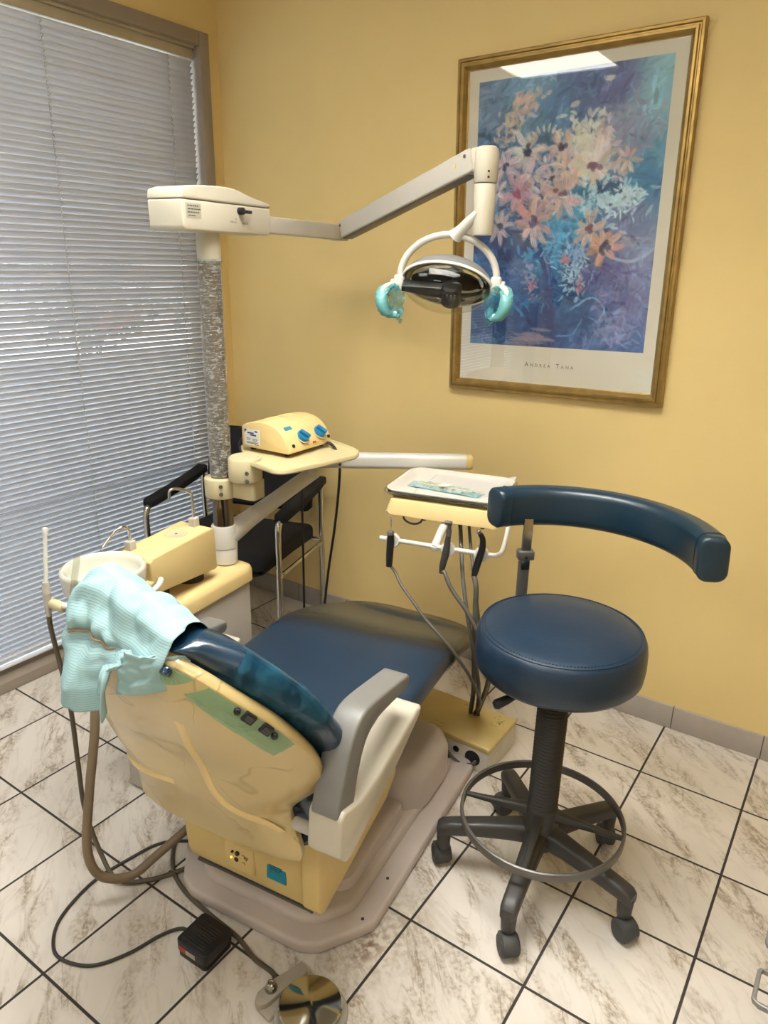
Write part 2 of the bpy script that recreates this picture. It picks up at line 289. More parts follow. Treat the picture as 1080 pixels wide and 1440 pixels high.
# ------------------------------------------------------------------ mesh builder
def frame(x, y, z=0, rz=0, rx=0, ry=0):
    return Matrix.Translation((x,y,z)) @ Matrix.Rotation(R(rz),4,'Z') @ Matrix.Rotation(R(ry),4,'Y') @ Matrix.Rotation(R(rx),4,'X')
I4 = Matrix.Identity(4)
def spline(pts, n=8):
    pts = [Vector(p) for p in pts]
    if n <= 1 or len(pts) < 3: return pts
    P = [pts[0]*2-pts[1]] + pts + [pts[-1]*2-pts[-2]]; out = []
    for i in range(1, len(P)-2):
        for k in range(n):
            s = k/n; a,b,c,d = P[i-1],P[i],P[i+1],P[i+2]
            out.append(.5*((2*b)+(c-a)*s+(2*a-5*b+4*c-d)*s*s+(3*b-a-3*c+d)*s**3))
    out.append(pts[-1]); return out
class MB:
    def __init__(s, fr=None):
        s.v = []; s.f = []; s.mi = []; s.M = fr or I4; s.uv = None
    def _bm(s, bm, mi=0):
        o = len(s.v); bm.verts.index_update()
        for v in bm.verts: s.v.append(s.M @ v.co)
        for f in bm.faces: s.f.append([o+v.index for v in f.verts]); s.mi.append(mi)
        bm.free(); return s
    def add(s, verts, faces, mi=0):
        o = len(s.v); s.v += [s.M @ Vector(v) for v in verts]
        for f in faces: s.f.append([o+i for i in f]); s.mi.append(mi)
        return s
    def box(s, c, size, bev=0, seg=3, rot=None, mi=0):
        bm = bmesh.new(); bmesh.ops.create_cube(bm, size=1)
        for v in bm.verts: v.co = Vector((v.co.x*size[0], v.co.y*size[1], v.co.z*size[2]))
        if bev: bmesh.ops.bevel(bm, geom=bm.edges[:], offset=min(bev, .49*min(size)), segments=seg, profile=.5, affect='EDGES')
        T = Matrix.Translation(c) @ (rot.to_4x4() if rot else I4); bm.transform(T)
        return s._bm(bm, mi)
    def prism(s, poly, place, depth, bev=0, seg=3, mi=0, ang=.3):
        """poly: 2D outline; place(u,v,w) -> 3D; extruded for w in depth=(w0,w1)"""
        bm = bmesh.new(); n = len(poly)
        A = [bm.verts.new(place(u,v,depth[0])) for u,v in poly]; B = [bm.verts.new(place(u,v,depth[1])) for u,v in poly]
        bm.faces.new(A); bm.faces.new(B[::-1])
        for i in range(n): bm.faces.new((A[i],B[i],B[(i+1)%n],A[(i+1)%n]))
        bmesh.ops.recalc_face_normals(bm, faces=bm.faces[:])
        if bev:
            bm.normal_update()
            ed = [e for e in bm.edges if len(e.link_faces)==2 and e.calc_face_angle(0) > ang]
            bmesh.ops.bevel(bm, geom=ed, offset=bev, segments=seg, profile=.5, affect='EDGES', clamp_overlap=True)
        return s._bm(bm, mi)
    def rings(s, rings, closed=True, cap=True, loop=False, mi=0):
        n = len(rings[0]); o = len(s.v)
        for r in rings: s.v += [s.M @ Vector(p) for p in r]
        m = len(rings)
        for i in range(m if loop else m-1):
            j = (i+1)%m
            for k in range(n if closed else n-1):
                l = (k+1)%n
                s.f.append([o+i*n+k, o+i*n+l, o+j*n+l, o+j*n+k]); s.mi.append(mi)
        if cap and not loop and closed:
            s.f.append([o+k for k in range(n)][::-1]); s.mi.append(mi)
            s.f.append([o+(m-1)*n+k for k in range(n)]); s.mi.append(mi)
        return s
    def tube(s, pts, r, seg=10, n=1, loop=False, cap=True, mi=0, flat=None):
        P = spline(pts, n) if n > 1 else [Vector(p) for p in pts]
        m = len(P); rr = r if callable(r) else (lambda q: r)
        if isinstance(r, (list, tuple)): rl = list(r); rr = lambda q: rl[min(len(rl)-1,int(q*(len(rl)-1)))]*(1-(q*(len(rl)-1))%1) + rl[min(len(rl)-1,int(q*(len(rl)-1))+1)]*((q*(len(rl)-1))%1)
        T = []
        for i in range(m):
            a = P[(i-1)%m] if (loop or i>0) else P[i]; b = P[(i+1)%m] if (loop or i<m-1) else P[i]
            T.append((b-a).normalized() if (b-a).length > 1e-9 else Vector((0,0,1)))
        nrm = T[0].orthogonal().normalized(); R_ = []
        for i in range(m):
            nrm = (nrm - T[i]*nrm.dot(T[i])).normalized(); bn = T[i].cross(nrm); q = rr(i/max(1,m-1))
            R_.append([P[i] + (nrm*math.cos(2*math.pi*k/seg) + bn*math.sin(2*math.pi*k/seg))*q for k in range(seg)])
        return s.rings(R_, loop=loop, cap=cap, mi=mi)
    def cyl(s, p0, p1, r0, r1=None, seg=24, bev=0, mi=0):
        r1 = r0 if r1 is None else r1; p0 = Vector(p0); p1 = Vector(p1); L = (p1-p0).length
        if bev: prof = [(0,0),(max(r0-bev,0),0),(r0-bev*.3,bev*.3),(r0,bev),(r1,L-bev),(r1-bev*.3,L-bev*.3),(max(r1-bev,0),L),(0,L)]
        else: prof = [(0,0),(r0,0),(r1,L),(0,L)]
        return s.lathe(prof, p0, p1-p0, seg, mi)
    def lathe(s, prof, c=(0,0,0), axis=(0,0,1), seg=32, mi=0, arc=None):
        ax = Vector(axis).normalized(); q = Vector((0,0,1)).rotation_difference(ax).to_matrix(); c = Vector(c)
        rings = []
        for r, z in prof:
            rings.append([c + q @ Vector((max(r,1e-5)*math.cos(2*math.pi*k/seg), max(r,1e-5)*math.sin(2*math.pi*k/seg), z)) for k in range(seg)])
        return s.rings(rings, cap=(prof[0][0] > 1e-4 or prof[-1][0] > 1e-4) and prof[0] != prof[-1], mi=mi)
    def grid(s, fn, nu, nv, mi=0, thick=0, uv=False, loopu=False):
        P = [[Vector(fn(i/(nu-1 if not loopu else nu), j/(nv-1))) for j in range(nv)] for i in range(nu)]
        o = len(s.v)
        for row in P: s.v += [s.M @ p for p in row]
        if uv: s.uv = {o+i*nv+j: (i/(nu-1), j/(nv-1)) for i in range(nu) for j in range(nv)}
        for i in range(nu if loopu else nu-1):
            for j in range(nv-1):
                i2 = (i+1)%nu
                s.f.append([o+i*nv+j, o+i2*nv+j, o+i2*nv+j+1, o+i*nv+j+1]); s.mi.append(mi)
        return s
def rrect(w, h, r, n=5, cx=0, cy=0):
    out = []
    for sx, sy, a0 in ((1,1,0),(-1,1,90),(-1,-1,180),(1,-1,270)):
        for k in range(n+1):
            a = R(a0+90*k/n); out.append((cx+sx*(w/2-r)+r*math.cos(a), cy+sy*(h/2-r)+r*math.sin(a)))
    return out
def superell(w, h, n, seg):
    out = []
    for k in range(seg):
        a = 2*math.pi*k/seg; c, s_ = math.cos(a), math.sin(a)
        out.append((w*abs(c)**(2/n)*(1 if c>=0 else -1), h*abs(s_)**(2/n)*(1 if s_>=0 else -1)))
    return out
WM = {}
def link(name, mb, mats, parent=None, smooth=True, ang=38, origin=None, solid=0, sub=0):
    me = bpy.data.meshes.new(name)
    V = mb.v
    if parent is not None: mw = WM[parent]
    else:
        if origin is None:
            xs = [v.x for v in V]; ys = [v.y for v in V]; zs = [v.z for v in V]
            origin = ((min(xs)+max(xs))/2, (min(ys)+max(ys))/2, min(zs))
        mw = Matrix.Translation(origin)
    inv = mw.inverted()
    me.from_pydata([tuple(inv @ v) for v in V], [], mb.f)
    mats = mats if isinstance(mats, (list,tuple)) else [mats]
    for m in mats: me.materials.append(m if not isinstance(m, str) else M[m])
    if len(mats) > 1: me.polygons.foreach_set('material_index', mb.mi)
    if mb.uv:
        ul = me.uv_layers.new(name='UVMap')
        for lp in me.loops: ul.data[lp.index].uv = mb.uv.get(lp.vertex_index, (0,0))
    bm = bmesh.new(); bm.from_mesh(me); bmesh.ops.recalc_face_normals(bm, faces=bm.faces[:]); bm.to_mesh(me); bm.free()
    if smooth:
        me.polygons.foreach_set('use_smooth', [True]*len(me.polygons)); me.set_sharp_from_angle(angle=R(ang))
    me.update()
    o = bpy.data.objects.new(name, me); COL.objects.link(o)
    if parent is not None: o.parent = parent; WM[o] = mw
    else: o.matrix_world = mw; WM[o] = mw
    if sub:
        md = o.modifiers.new('subdivision', 'SUBSURF'); md.levels = sub; md.render_levels = sub
    if solid:
        md = o.modifiers.new('thickness', 'SOLIDIFY'); md.thickness = solid; md.offset = 0
    return o
def thing(name, label, cat, fr, group=None):
    o = bpy.data.objects.new(name, None); COL.objects.link(o); o.empty_display_size = .1
    o.matrix_world = fr; WM[o] = fr.copy(); return tag(o, label, cat, group)
def tag(o, label, cat, group=None):
    o['label'] = label; o['category'] = cat
    if group: o['group'] = group
    return o
def struct(o, label=None, cat=None):
    o['kind'] = 'structure'
    if label: o['label'] = label; o['category'] = cat
    return o
def text_mb(s, size, place, fr=None, spacing=1.0, mb=None, mi=0):
    """flat lettering: place(u,v) -> 3D in the frame"""
    cu = bpy.data.curves.new('lettering', 'FONT'); cu.body = s; cu.size = size; cu.space_character = spacing; cu.resolution_u = 2
    ob = bpy.data.objects.new('lettering', cu); COL.objects.link(ob)
    dg = bpy.context.evaluated_depsgraph_get(); me = ob.evaluated_get(dg).to_mesh()
    mb = mb or MB(fr); mb.add([place(v.co.x, v.co.y) for v in me.vertices], [list(p.vertices) for p in me.polygons], mi)
    wdt = max([v.co.x for v in me.vertices] or [0])
    ob.evaluated_get(dg).to_mesh_clear(); bpy.data.objects.remove(ob); bpy.data.curves.remove(cu)
    return mb, wdt
# ------------------------------------------------------------------ room shell
WX, WY, FY, RX, CZ = -2.10, 0.31, -3.6, 1.9, 2.65
b = MB().box(((WX+RX)/2,(WY+FY)/2,-.05),(RX-WX+.5,WY-FY+.4,.1)); struct(link('floor', b, 'floor', smooth=False))
b = MB().box(((WX+RX)/2,(WY+FY)/2,CZ+.05),(RX-WX+.5,WY-FY+.4,.1)); struct(link('ceiling', b, 'ceiling', smooth=False))
b = MB().box(((WX+RX)/2,WY+.075,CZ/2),(RX-WX+.5,.15,CZ)); struct(link('wall_back', b, 'wall', smooth=False))
b = MB().box((RX+.075,(WY+FY)/2,CZ/2),(.15,WY-FY,CZ)); struct(link('wall_right', b, 'wall', smooth=False))
b = MB().box(((WX+RX)/2,FY-.075,CZ/2),(RX-WX+.5,.15,CZ)); struct(link('wall_front', b, 'ceiling', smooth=False))
WTOP, WEND = 2.405, .247
b = MB()
b.box((WX-.1,(WEND+WY)/2,CZ/2),(.2,WY-WEND,CZ)); b.box((WX-.1,(WEND+FY)/2,(WTOP+CZ)/2),(.2,WEND-FY,CZ-WTOP))
b.box((WX-.1,(FY-3.2)/2-.001,WTOP/2),(.2,abs(FY+3.2),WTOP))
struct(link('wall_left', b, 'wall', smooth=False))
b = MB().box(((WX+RX)/2,WY-.005,.044),(RX-WX,.012,.088),bev=.002,seg=2); struct(link('baseboard_back', b, 'skirting'))
b = MB().box((RX-.005,(WY+FY)/2,.044),(.012,WY-FY-.02,.088),bev=.002,seg=2); struct(link('baseboard_right', b, 'skirting'))

# window
win = bpy.data.objects.new('window_1', None); COL.objects.link(win); win.matrix_world = frame(WX,-1.4,0); WM[win] = win.matrix_world.copy(); struct(win)
fb = MB(); Y0, Y1 = -3.2, WEND
fb.box((WX-.06,Y1-.025,WTOP/2),(.15,.05,WTOP),bev=.004,seg=2)
fb.box((WX-.06,Y0+.025,WTOP/2),(.15,.05,WTOP),bev=.004,seg=2)
fb.box((WX-.06,(Y0+Y1)/2,WTOP-.025),(.15,Y1-Y0-.1,.05),bev=.004,seg=2)
fb.box((WX-.045,(Y0+Y1)/2,.022),(.13,Y1-Y0-.1,.044),bev=.004,seg=2)
fb.box((WX-.075,(Y0+Y1)/2,.058),(.07,Y1-Y0-.1,.03),bev=.004,seg=2)
fb.box((WX-.10,-1.55,WTOP/2),(.05,.07,WTOP-.1),bev=.004,seg=2)
link('window_frame', fb, 'taupe', win)
link('window_pane', MB().box((WX-.115,(Y0+Y1)/2,WTOP/2),(.006,Y1-Y0-.09,WTOP-.1)), 'glass', win, smooth=False)

# venetian blind
BX = WX-.032
bl = thing('venetian_blind', 'wide silver-grey venetian blind with near-closed slats covering the tall window', 'blind', frame(BX,-1.5,.08))
YB0, YB1 = -3.1, .188
hb = MB(); hb.box((BX,(YB0+YB1)/2,2.325),(.03,YB1-YB0,.034),bev=.003,seg=2)
link('headrail', hb, 'headrail', bl)
hb = MB(); hb.box((BX,(YB0+YB1)/2-.003,2.352),(.045,YB1-YB0+.012,.016),bev=.002,seg=2)
link('mounting_rail', hb, 'headrail', bl)
sb = MB(); PITCH, SW, TILT = .0215, .0255, R(58)
z = 2.292; k = 0
while z > .085:
    ring = []
    prof = []
    for q in range(5):
        s_ = (q/4-.5)*SW; c_ = .0038*(1-(2*q/4-1)**2)
        # room-side edge up: along-slat direction (x+, z+); crown faces up/out
        prof.append((s_*math.cos(TILT) - c_*math.sin(TILT), s_*math.sin(TILT) + c_*math.cos(TILT)))
    jit = random.uniform(-.0004,.0004)
    A = [(BX+x, YB0, z+zz+jit) for x, zz in prof]; B = [(BX+x, YB1+random.uniform(-.0015,.0015), z+zz+jit) for x, zz in prof]
    sb.rings([A,B], closed=False, cap=False); z -= PITCH; k += 1
link('slats', sb, 'blind', bl, solid=.0004)
for y in (.065,-.463,-1.02,-1.6,-2.2,-2.8):
    c = MB()
    c.tube([(BX+.0085,y-.002,2.31),(BX+.0085,y-.002,.075)], .0009, 6); c.tube([(BX-.0085,y+.002,2.31),(BX-.0085,y+.002,.075)], .0009, 6)
    zz = 2.30
    while zz > .09:
        c.tube([(BX+.0085,y-.002,zz),(BX+.0105,y+.004,zz-.009),(BX+.0085,y-.002,zz-.014)], .0016, 5); zz -= PITCH
    link('ladder_cord', c, 'cord', bl)
link('bottom_rail', MB().box((BX,(YB0+YB1)/2,.079),(.024,YB1-YB0,.012),bev=.004), 'blind', bl)

# ceiling panels
def ceiling_light(x, y, sx, sy, power, louvre, label):
    md, _, p = base_mat('ceiling_diffuser'); p.inputs['Base Color'].default_value = (.9,.9,.88,1); p.inputs['Emission Color'].default_value = (*CEIL_COL,1); p.inputs['Emission Strength'].default_value = power
    d = louvre+.024
    t = thing('ceiling_light', label, 'light', frame(x,y,CZ-d), 'ceiling lights')
    f_ = MB()
    for dx, dy, wx, wy in ((sx/2+.01,0,.02,sy+.04),(-sx/2-.01,0,.02,sy+.04),(0,sy/2+.01,sx,.02),(0,-sy/2-.01,sx,.02)): f_.box((x+dx,y+dy,CZ-d/2),(wx,wy,d),bev=.003,seg=2)
    link('frame', f_, 'white', t)
    link('diffuser', MB().box((x,y,CZ-.010),(sx-.002,sy-.002,.008)), md, t, smooth=False)
    if louvre:
        l_ = MB(); n = int(sx/.075); m = int(sy/.075)
        for i in range(1,n): l_.box((x-sx/2+sx*i/n,y,CZ-d+louvre/2),(.002,sy,louvre))
        for i in range(1,m): l_.box((x,y-sy/2+sy*i/m,CZ-d+louvre/2),(sx,.002,louvre))
        link('louvre', l_, 'white', t, smooth=False)
for a_ in CEIL_LIGHTS: ceiling_light(*a_)

# outdoors
struct(link('ground', MB().box((-5.2,0,-.16),(6.1,14,.2)), 'outground', smooth=False))
b = MB().box((-4.30,1.2,.42),(.18,9,.94),bev=.01); gw = link('garden_wall', b, 'outwall'); tag(gw, 'low grey rendered wall outside behind the blind', 'wall')
def shrub(x, y, z, rx, ry, rz, n, m, label, size=.05, flowers=0):
    t = thing('garden_shrub', label, 'shrub', frame(x,y,-.06), 'shrubs outside the window')
    L = MB()
    for i in range(n):
        u = Vector((random.gauss(0,1),random.gauss(0,1),random.gauss(0,1))).normalized()*(random.random()**.45)
        c = Vector((x+u.x*rx, y+u.y*ry, z+u.z*rz)); a = Vector((random.gauss(0,1),random.gauss(0,1),random.gauss(0,.6))).normalized()
        q = a.orthogonal().normalized(); s_ = size*random.uniform(.6,1.3)
        L.add([c-a*s_, c+q*s_*.38+a*s_*.1, c+a*s_, c-q*s_*.38+a*s_*.1], [(0,1,2,3)])
    link('foliage', L, m, t, smooth=False)
    s_ = MB()
    for k in range(5):
        s_.tube([(x+random.uniform(-.08,.08),y+random.uniform(-.1,.1),-.06),(x+random.uniform(-.1,.1),y+random.uniform(-.12,.12),z-rz),(x+random.uniform(-.6,.6)*rx,y+random.uniform(-.6,.6)*ry,z),(x+random.uniform(-.8,.8)*rx,y+random.uniform(-.8,.8)*ry,z+rz*.8)], .012, 6, 5)
    link('stem', s_, 'hosedark', t)
    if flowers:
        f_ = MB()
        for i in range(flowers):
            c = Vector((x+rx*.8+random.uniform(0,.1), y+random.uniform(-.25,.25)*ry, z+random.uniform(-.3,.1)*rz))
            f_.lathe([(0,0),(.03,.01),(.02,.03),(0,.035)], c, (1,0,.3), 8)
        link('blossom', f_, 'flowerred', t)
shrub(-5.0,.30,1.42,.35,.55,.34,520,'leafred','dark reddish shrub outside, leftmost behind the blind')
shrub(-5.6,1.9,1.36,.35,.80,.36,620,'leafpale','pale blue-green shrub outside the middle of the blind')
shrub(-4.8,1.45,1.12,.28,.58,.26,420,'leaf','green shrub with red blossom outside, low behind the blind', flowers=9)
shrub(-4.85,2.7,1.15,.28,.6,.26,300,'leafpale','sparse pale shrub outside, nearest the room corner')

# ------------------------------------------------------------------ framed poster
PM = Matrix.Translation((-.564,WY-.003,1.664)) @ Matrix.Rotation(R(-1.2),4,'Y')
pic = thing('framed_poster', 'large gilt-framed floral poster in blues and pinks on the yellow wall', 'picture', PM.copy())
PW, PH = .775, 1.078
def moulding(mb, w, h, prof, mi=0):
    """mitred frame; prof = [(inset, height)], local x right, z up, y toward room negative"""
    rings = []
    for sx, sz in ((-1,-1),(1,-1),(1,1),(-1,1)):
        rings.append([(sx*(w/2-i), -d, sz*(h/2-i)) for i, d in prof])
    mb.rings(rings, loop=True, closed=True)
fm = MB(PM); moulding(fm, PW, PH, [(0,0),(0,.020),(.003,.024),(.010,.025),(.013,.021),(.0165,.021),(.019,.027),(.026,.028),(.034,.020),(.037,.013),(.0395,.012),(.0395,0)])
link('frame', fm, 'gold', pic, ang=25)
link('mount', MB(PM).box((0,-.006,0),(PW-.07,.006,PH-.07)), 'mount', pic, smooth=False)
# painted panel: strokes laid down as colours of the print itself
def paint():
    rs = np.random.RandomState(11); W_, H_ = 250, 338
    yy, xx = np.mgrid[0:H_,0:W_]; u = xx/(W_-1); v = yy/(H_-1)
    cp = [(0,0,(.40,.50,.60)),(.3,.02,(.44,.58,.68)),(.6,.05,(.24,.34,.52)),(1,0,(.60,.74,.76)),(.95,.12,(.52,.68,.72)),(.1,.25,(.34,.46,.58)),(.45,.15,(.30,.46,.60)),(.72,.06,(.34,.36,.54)),
          (.8,.22,(.55,.56,.64)),(1,.3,(.40,.60,.68)),(.93,.38,(.14,.44,.60)),(.5,.38,(.30,.44,.56)),(.2,.42,(.42,.50,.62)),(.55,.5,(.22,.56,.70)),(.85,.50,(.40,.42,.56)),
          (0,.6,(.08,.28,.46)),(.2,.6,(.06,.22,.42)),(.15,.75,(.14,.32,.52)),(.42,.62,(.20,.50,.66)),(.68,.72,(.36,.36,.52)),(.95,.66,(.52,.54,.66)),(.6,.85,(.10,.30,.48)),
          (.3,.88,(.06,.24,.44)),(.05,.95,(.28,.42,.56)),(.5,.95,(.14,.28,.48)),(.85,.85,(.44,.44,.60)),(.95,1,(.26,.36,.54)),(.7,1,(.28,.40,.58))]
    num = np.zeros((H_,W_,3)); den = np.zeros((H_,W_,1))
    for a,b_,c in cp:
        w_ = 1/(((u-a)**2+((v-b_)*1.2)**2)+.003)**2; num += w_[...,None]*np.array(c); den += w_[...,None]
    img = num/den
    def stroke(x, y, L, wd, ang, col, op=.8):
        x *= W_; y *= H_; m_ = int(L+wd+2); x0,x1,y0,y1 = max(0,int(x-m_)),min(W_,int(x+m_)),max(0,int(y-m_)),min(H_,int(y+m_))
        if x1<=x0 or y1<=y0: return
        X = xx[y0:y1,x0:x1]-x; Y = yy[y0:y1,x0:x1]-y; s_ = X*math.cos(ang)+Y*math.sin(ang); t_ = -X*math.sin(ang)+Y*math.cos(ang) + .25*s_*s_/max(L,1)*(rs.rand()-.5)*2
        mk = np.clip((1.25-np.sqrt((s_/L)**2+(t_/wd)**2)*1.1)*2.2,0,1)*op*(.8+.2*np.sin(t_*2.4+x))
        mk = np.clip(mk,0,1)[...,None]; img[y0:y1,x0:x1] = img[y0:y1,x0:x1]*(1-mk)+np.array(col)*mk
    def at(x, y): return img[min(H_-1,max(0,int(y*H_))),min(W_-1,max(0,int(x*W_)))].copy()
    def ground(n, l0, l1, w0, w1, j, op):
        for i in range(n):
            x, y = rs.rand(), rs.rand(); c = at(x,y); d = rs.randn()*j
            a = (-.9 if y < .35 else (1.2 if x < .5 else -.3))+rs.randn()*.7
            stroke(x,y,rs.uniform(l0,l1),rs.uniform(w0,w1),a,np.clip(c+d+rs.randn(3)*.02,.03,.92),op)
    ground(1500,5,14,1.4,3.4,.085,.75)
    def flower(x, y, r, col, cen, n=11, op=.95):
        for k in range(n):
            a = 6.283*k/n+rs.randn()*.16; rr = r*rs.uniform(.75,1.25); c = np.clip(np.array(col)+rs.randn()*.05+rs.randn(3)*.02,0,1)
            stroke(x+math.cos(a)*rr*.55/W_, y+math.sin(a)*rr*.55/H_, rr*.46, max(1.3,r*.17), a, c, op)
            if k%2: stroke(x+math.cos(a+.1)*rr*.6/W_, y+math.sin(a+.1)*rr*.6/H_, rr*.3, 1.0, a, np.clip(c+.08,0,1), .7)
        if cen is not None:
            for k in range(7): stroke(x+rs.randn()*r*.10/W_, y+rs.randn()*r*.10/H_, r*.15, r*.09+.5, rs.rand()*3, np.array(cen)+rs.randn()*.04, .9)
    def blob(x, y, rx, ry, col, n, L=6, wd=2, op=.85, jit=.06):
        for k in range(n):
            stroke(x+rs.randn()*rx*.5, y+rs.randn()*ry*.5, L*rs.uniform(.5,1.2), wd*rs.uniform(.6,1.3), rs.rand()*3.14, np.clip(np.array(col)+rs.randn()*jit+rs.randn(3)*.015,0,1), op)
    def path(pts, wd, col, op=.9, n=0):
        P = [np.array(p,float) for p in pts]; P = [2*P[0]-P[1]]+P+[2*P[-1]-P[-2]]; Q = []
        for i in range(1,len(P)-2):
            a,b,c,d = P[i-1:i+3]
            for k in range(8):
                s = k/8; Q.append(.5*((2*b)+(c-a)*s+(2*a-5*b+4*c-d)*s*s+(3*b-a-3*c+d)*s**3))
        Q.append(P[-2])
        for p0,p1 in zip(Q,Q[1:]):
            d = p1-p0; L = math.hypot(d[0]*W_,d[1]*H_)
            for k in range(max(1,int(L/4))):
                p_ = p0+d*(k/max(1,int(L/4))); stroke(p_[0]+rs.randn()*.003,p_[1],max(4,min(9,L)),wd*rs.uniform(.8,1.15),math.atan2(d[1]*H_,d[0]*W_)+rs.randn()*.08,np.clip(np.array(col)+rs.randn()*.03,0,1),op)
    PK, PE, CR, WH, DK, PU = (.87,.73,.71),(.87,.71,.64),(.91,.85,.77),(.80,.87,.87),(.12,.16,.26),(.46,.24,.36)
    # deep shapes first: the curved dark frame and table of the lower half
    blob(.22,.60,.24,.05,(.05,.20,.40),70,13,3.6,.9,.03); blob(.20,.90,.30,.08,(.06,.24,.44),90,13,4,.9,.03); blob(.62,.88,.16,.07,(.08,.26,.44),60,11,3,.85,.04)
    blob(.05,.70,.08,.12,(.10,.34,.54),40,12,3,.8,.05)
    blob(.25,.70,.14,.06,(.36,.42,.58),60,8,2.2,.8); blob(.24,.74,.08,.03,(.20,.36,.56),30,8,2.4,.8); blob(.30,.83,.16,.03,(.14,.50,.70),40,7,2,.8); blob(.20,.81,.08,.03,(.08,.38,.62),24,8,2.4,.8)
    blob(.35,.72,.06,.06,(.60,.62,.70),44,4,1.5); blob(.36,.755,.03,.02,(.80,.48,.52),14,4,1.6); blob(.37,.80,.03,.02,(.66,.52,.60),10,4,1.5)
    path([(.02,.575),(.2,.555),(.38,.565)],5,(.05,.20,.40),.95); path([(.38,.555),(.425,.65),(.455,.75),(.475,.86),(.51,.99)],8,(.07,.22,.44),.97); path([(.395,.56),(.44,.66),(.47,.76)],2,(.34,.42,.60),.7)
    path([(.03,.60),(.08,.70),(.07,.82)],4,(.08,.30,.52),.8)
    blob(.46,.57,.16,.10,(.26,.62,.76),80,8,2.2,.85); blob(.50,.62,.10,.06,(.58,.72,.78),30,6,1.6,.7)
    # pale vase patch with dark specks
    blob(.58,.70,.07,.10,(.70,.78,.82),90,5,1.8,.85); blob(.61,.64,.05,.05,(.52,.62,.76),36,6,1.6,.8); blob(.575,.72,.05,.06,DK,26,2,1.1,.9); blob(.545,.655,.03,.02,(.80,.46,.48),12,5,1.6); blob(.64,.755,.02,.03,(.80,.50,.52),10,5,1.6)
    path([(.60,.84),(.70,.80),(.775,.84),(.745,.89)],1.3,(.56,.68,.78),.7); path([(.66,.58),(.72,.64),(.69,.73),(.65,.79)],1.6,(.60,.66,.76),.75); path([(.53,.95),(.61,.94),(.66,.88)],1.2,(.46,.60,.74),.6)
    # violet-grey right-hand ground
    blob(.86,.78,.16,.14,(.44,.42,.58),110,11,2.6,.65,.07); blob(.84,.92,.14,.06,(.54,.55,.68),60,10,2,.6); blob(.76,.70,.10,.06,(.30,.30,.48),40,10,2.4,.7); path([(.72,.62),(.80,.655),(.90,.665),(1,.62)],2.2,(.70,.70,.76),.8); blob(.86,.60,.10,.03,(.64,.58,.62),40,6,1.5,.7)
    for k in range(10): stroke(.78+k*.02,.545-.004*k,5,.8,1.55,(.58,.62,.72),.8)
    blob(.82,.22,.16,.10,(.56,.54,.62),80,10,2.4,.65)
    # the bouquet: dark gaps, pale filling, then the flowers
    blob(.34,.37,.26,.20,(.22,.30,.42),120,8,2.4,.75); blob(.34,.40,.24,.17,(.62,.60,.68),110,6,1.8,.7); blob(.34,.40,.24,.17,(.78,.66,.66),90,5,1.8,.75); blob(.30,.44,.2,.1,DK,40,3,1.3,.8)
    blob(.26,.09,.09,.05,PE,40,7,2.8); blob(.20,.145,.07,.05,(.80,.68,.62),34,6,2.4); blob(.16,.21,.07,.05,PE,22,5,1.9)
    blob(.39,.23,.08,.05,(.14,.34,.46),30,6,2.2,.8)
    for k in range(8): stroke(.39+.085*math.cos(3.5+k*.35), .235+.05*math.sin(3.5+k*.35), 6, 2.0, 3.5+k*.35, CR, .95)
    blob(.60,.25,.13,.10,CR,130,8,2.8,.95,.04); blob(.62,.33,.12,.06,CR,70,7,2.6,.9,.04); blob(.70,.24,.06,.05,PK,30,7,2.2,.85)
    flower(.30,.26,29,(.88,.79,.74),DK,12); flower(.48,.255,24,PK,DK,10); flower(.66,.33,31,(.90,.80,.74),PU,12); flower(.82,.315,19,PE,None,8); flower(.785,.37,12,PK,None,6)
    flower(.17,.31,22,PK,DK,10); flower(.33,.345,22,(.88,.75,.72),None,9); flower(.52,.335,20,PE,None,9); flower(.25,.41,25,(.80,.58,.60),(.60,.22,.34),11); flower(.39,.42,17,PK,DK,8); flower(.50,.425,29,PE,(.5,.32,.36),12)
    flower(.13,.40,16,PK,None,8); flower(.44,.36,14,(.80,.70,.70),DK,7); flower(.40,.315,13,(.84,.72,.72),None,7)
    blob(.33,.475,.12,.03,DK,20,3,1.3,.8)
    blob(.74,.45,.15,.07,WH,150,7,1.9,.85); blob(.87,.44,.06,.03,WH,36,5,1.4); blob(.75,.40,.07,.02,(.12,.28,.42),16,8,2.4); flower(.80,.425,10,WH,DK,7)
    flower(.66,.55,24,PE,(.42,.22,.28),10); flower(.74,.615,26,(.86,.62,.52),DK,10)
    flower(.345,.515,30,(.83,.63,.60),(.34,.24,.38),14); flower(.15,.53,22,PK,DK,9)
    for k in range(16): stroke(.40+rs.randn()*.05,.965+rs.randn()*.012,17,2.6,.06,np.array((.58,.50,.56))+rs.randn()*.03,.9)
    for i in range(1300):
        x, y = rs.rand(), rs.rand(); c = at(x,y); stroke(x,y,rs.uniform(2,7),rs.uniform(.6,1.2),rs.rand()*3.14,np.clip(c+rs.randn()*.09+.02,.02,.95),.6)
    return np.clip(img*np.array((.95,1.02,1.07))+.01,0,1)
img = paint(); H_, W_, _ = img.shape
AX0, AX1, AZ0, AZ1 = -.3105, .3105, -.372, .464
vs = [(AX0+(AX1-AX0)*i/(W_-1), -.0096, AZ1-(AZ1-AZ0)*j/(H_-1)) for j in range(H_) for i in range(W_)]
fs = [(j*W_+i, (j+1)*W_+i, (j+1)*W_+i+1, j*W_+i+1) for j in range(H_-1) for i in range(W_-1)]
art = link('print', MB(PM).add(vs, fs), 'mount', pic, smooth=False)
ca = art.data.color_attributes.new('paint', 'FLOAT_COLOR', 'POINT')
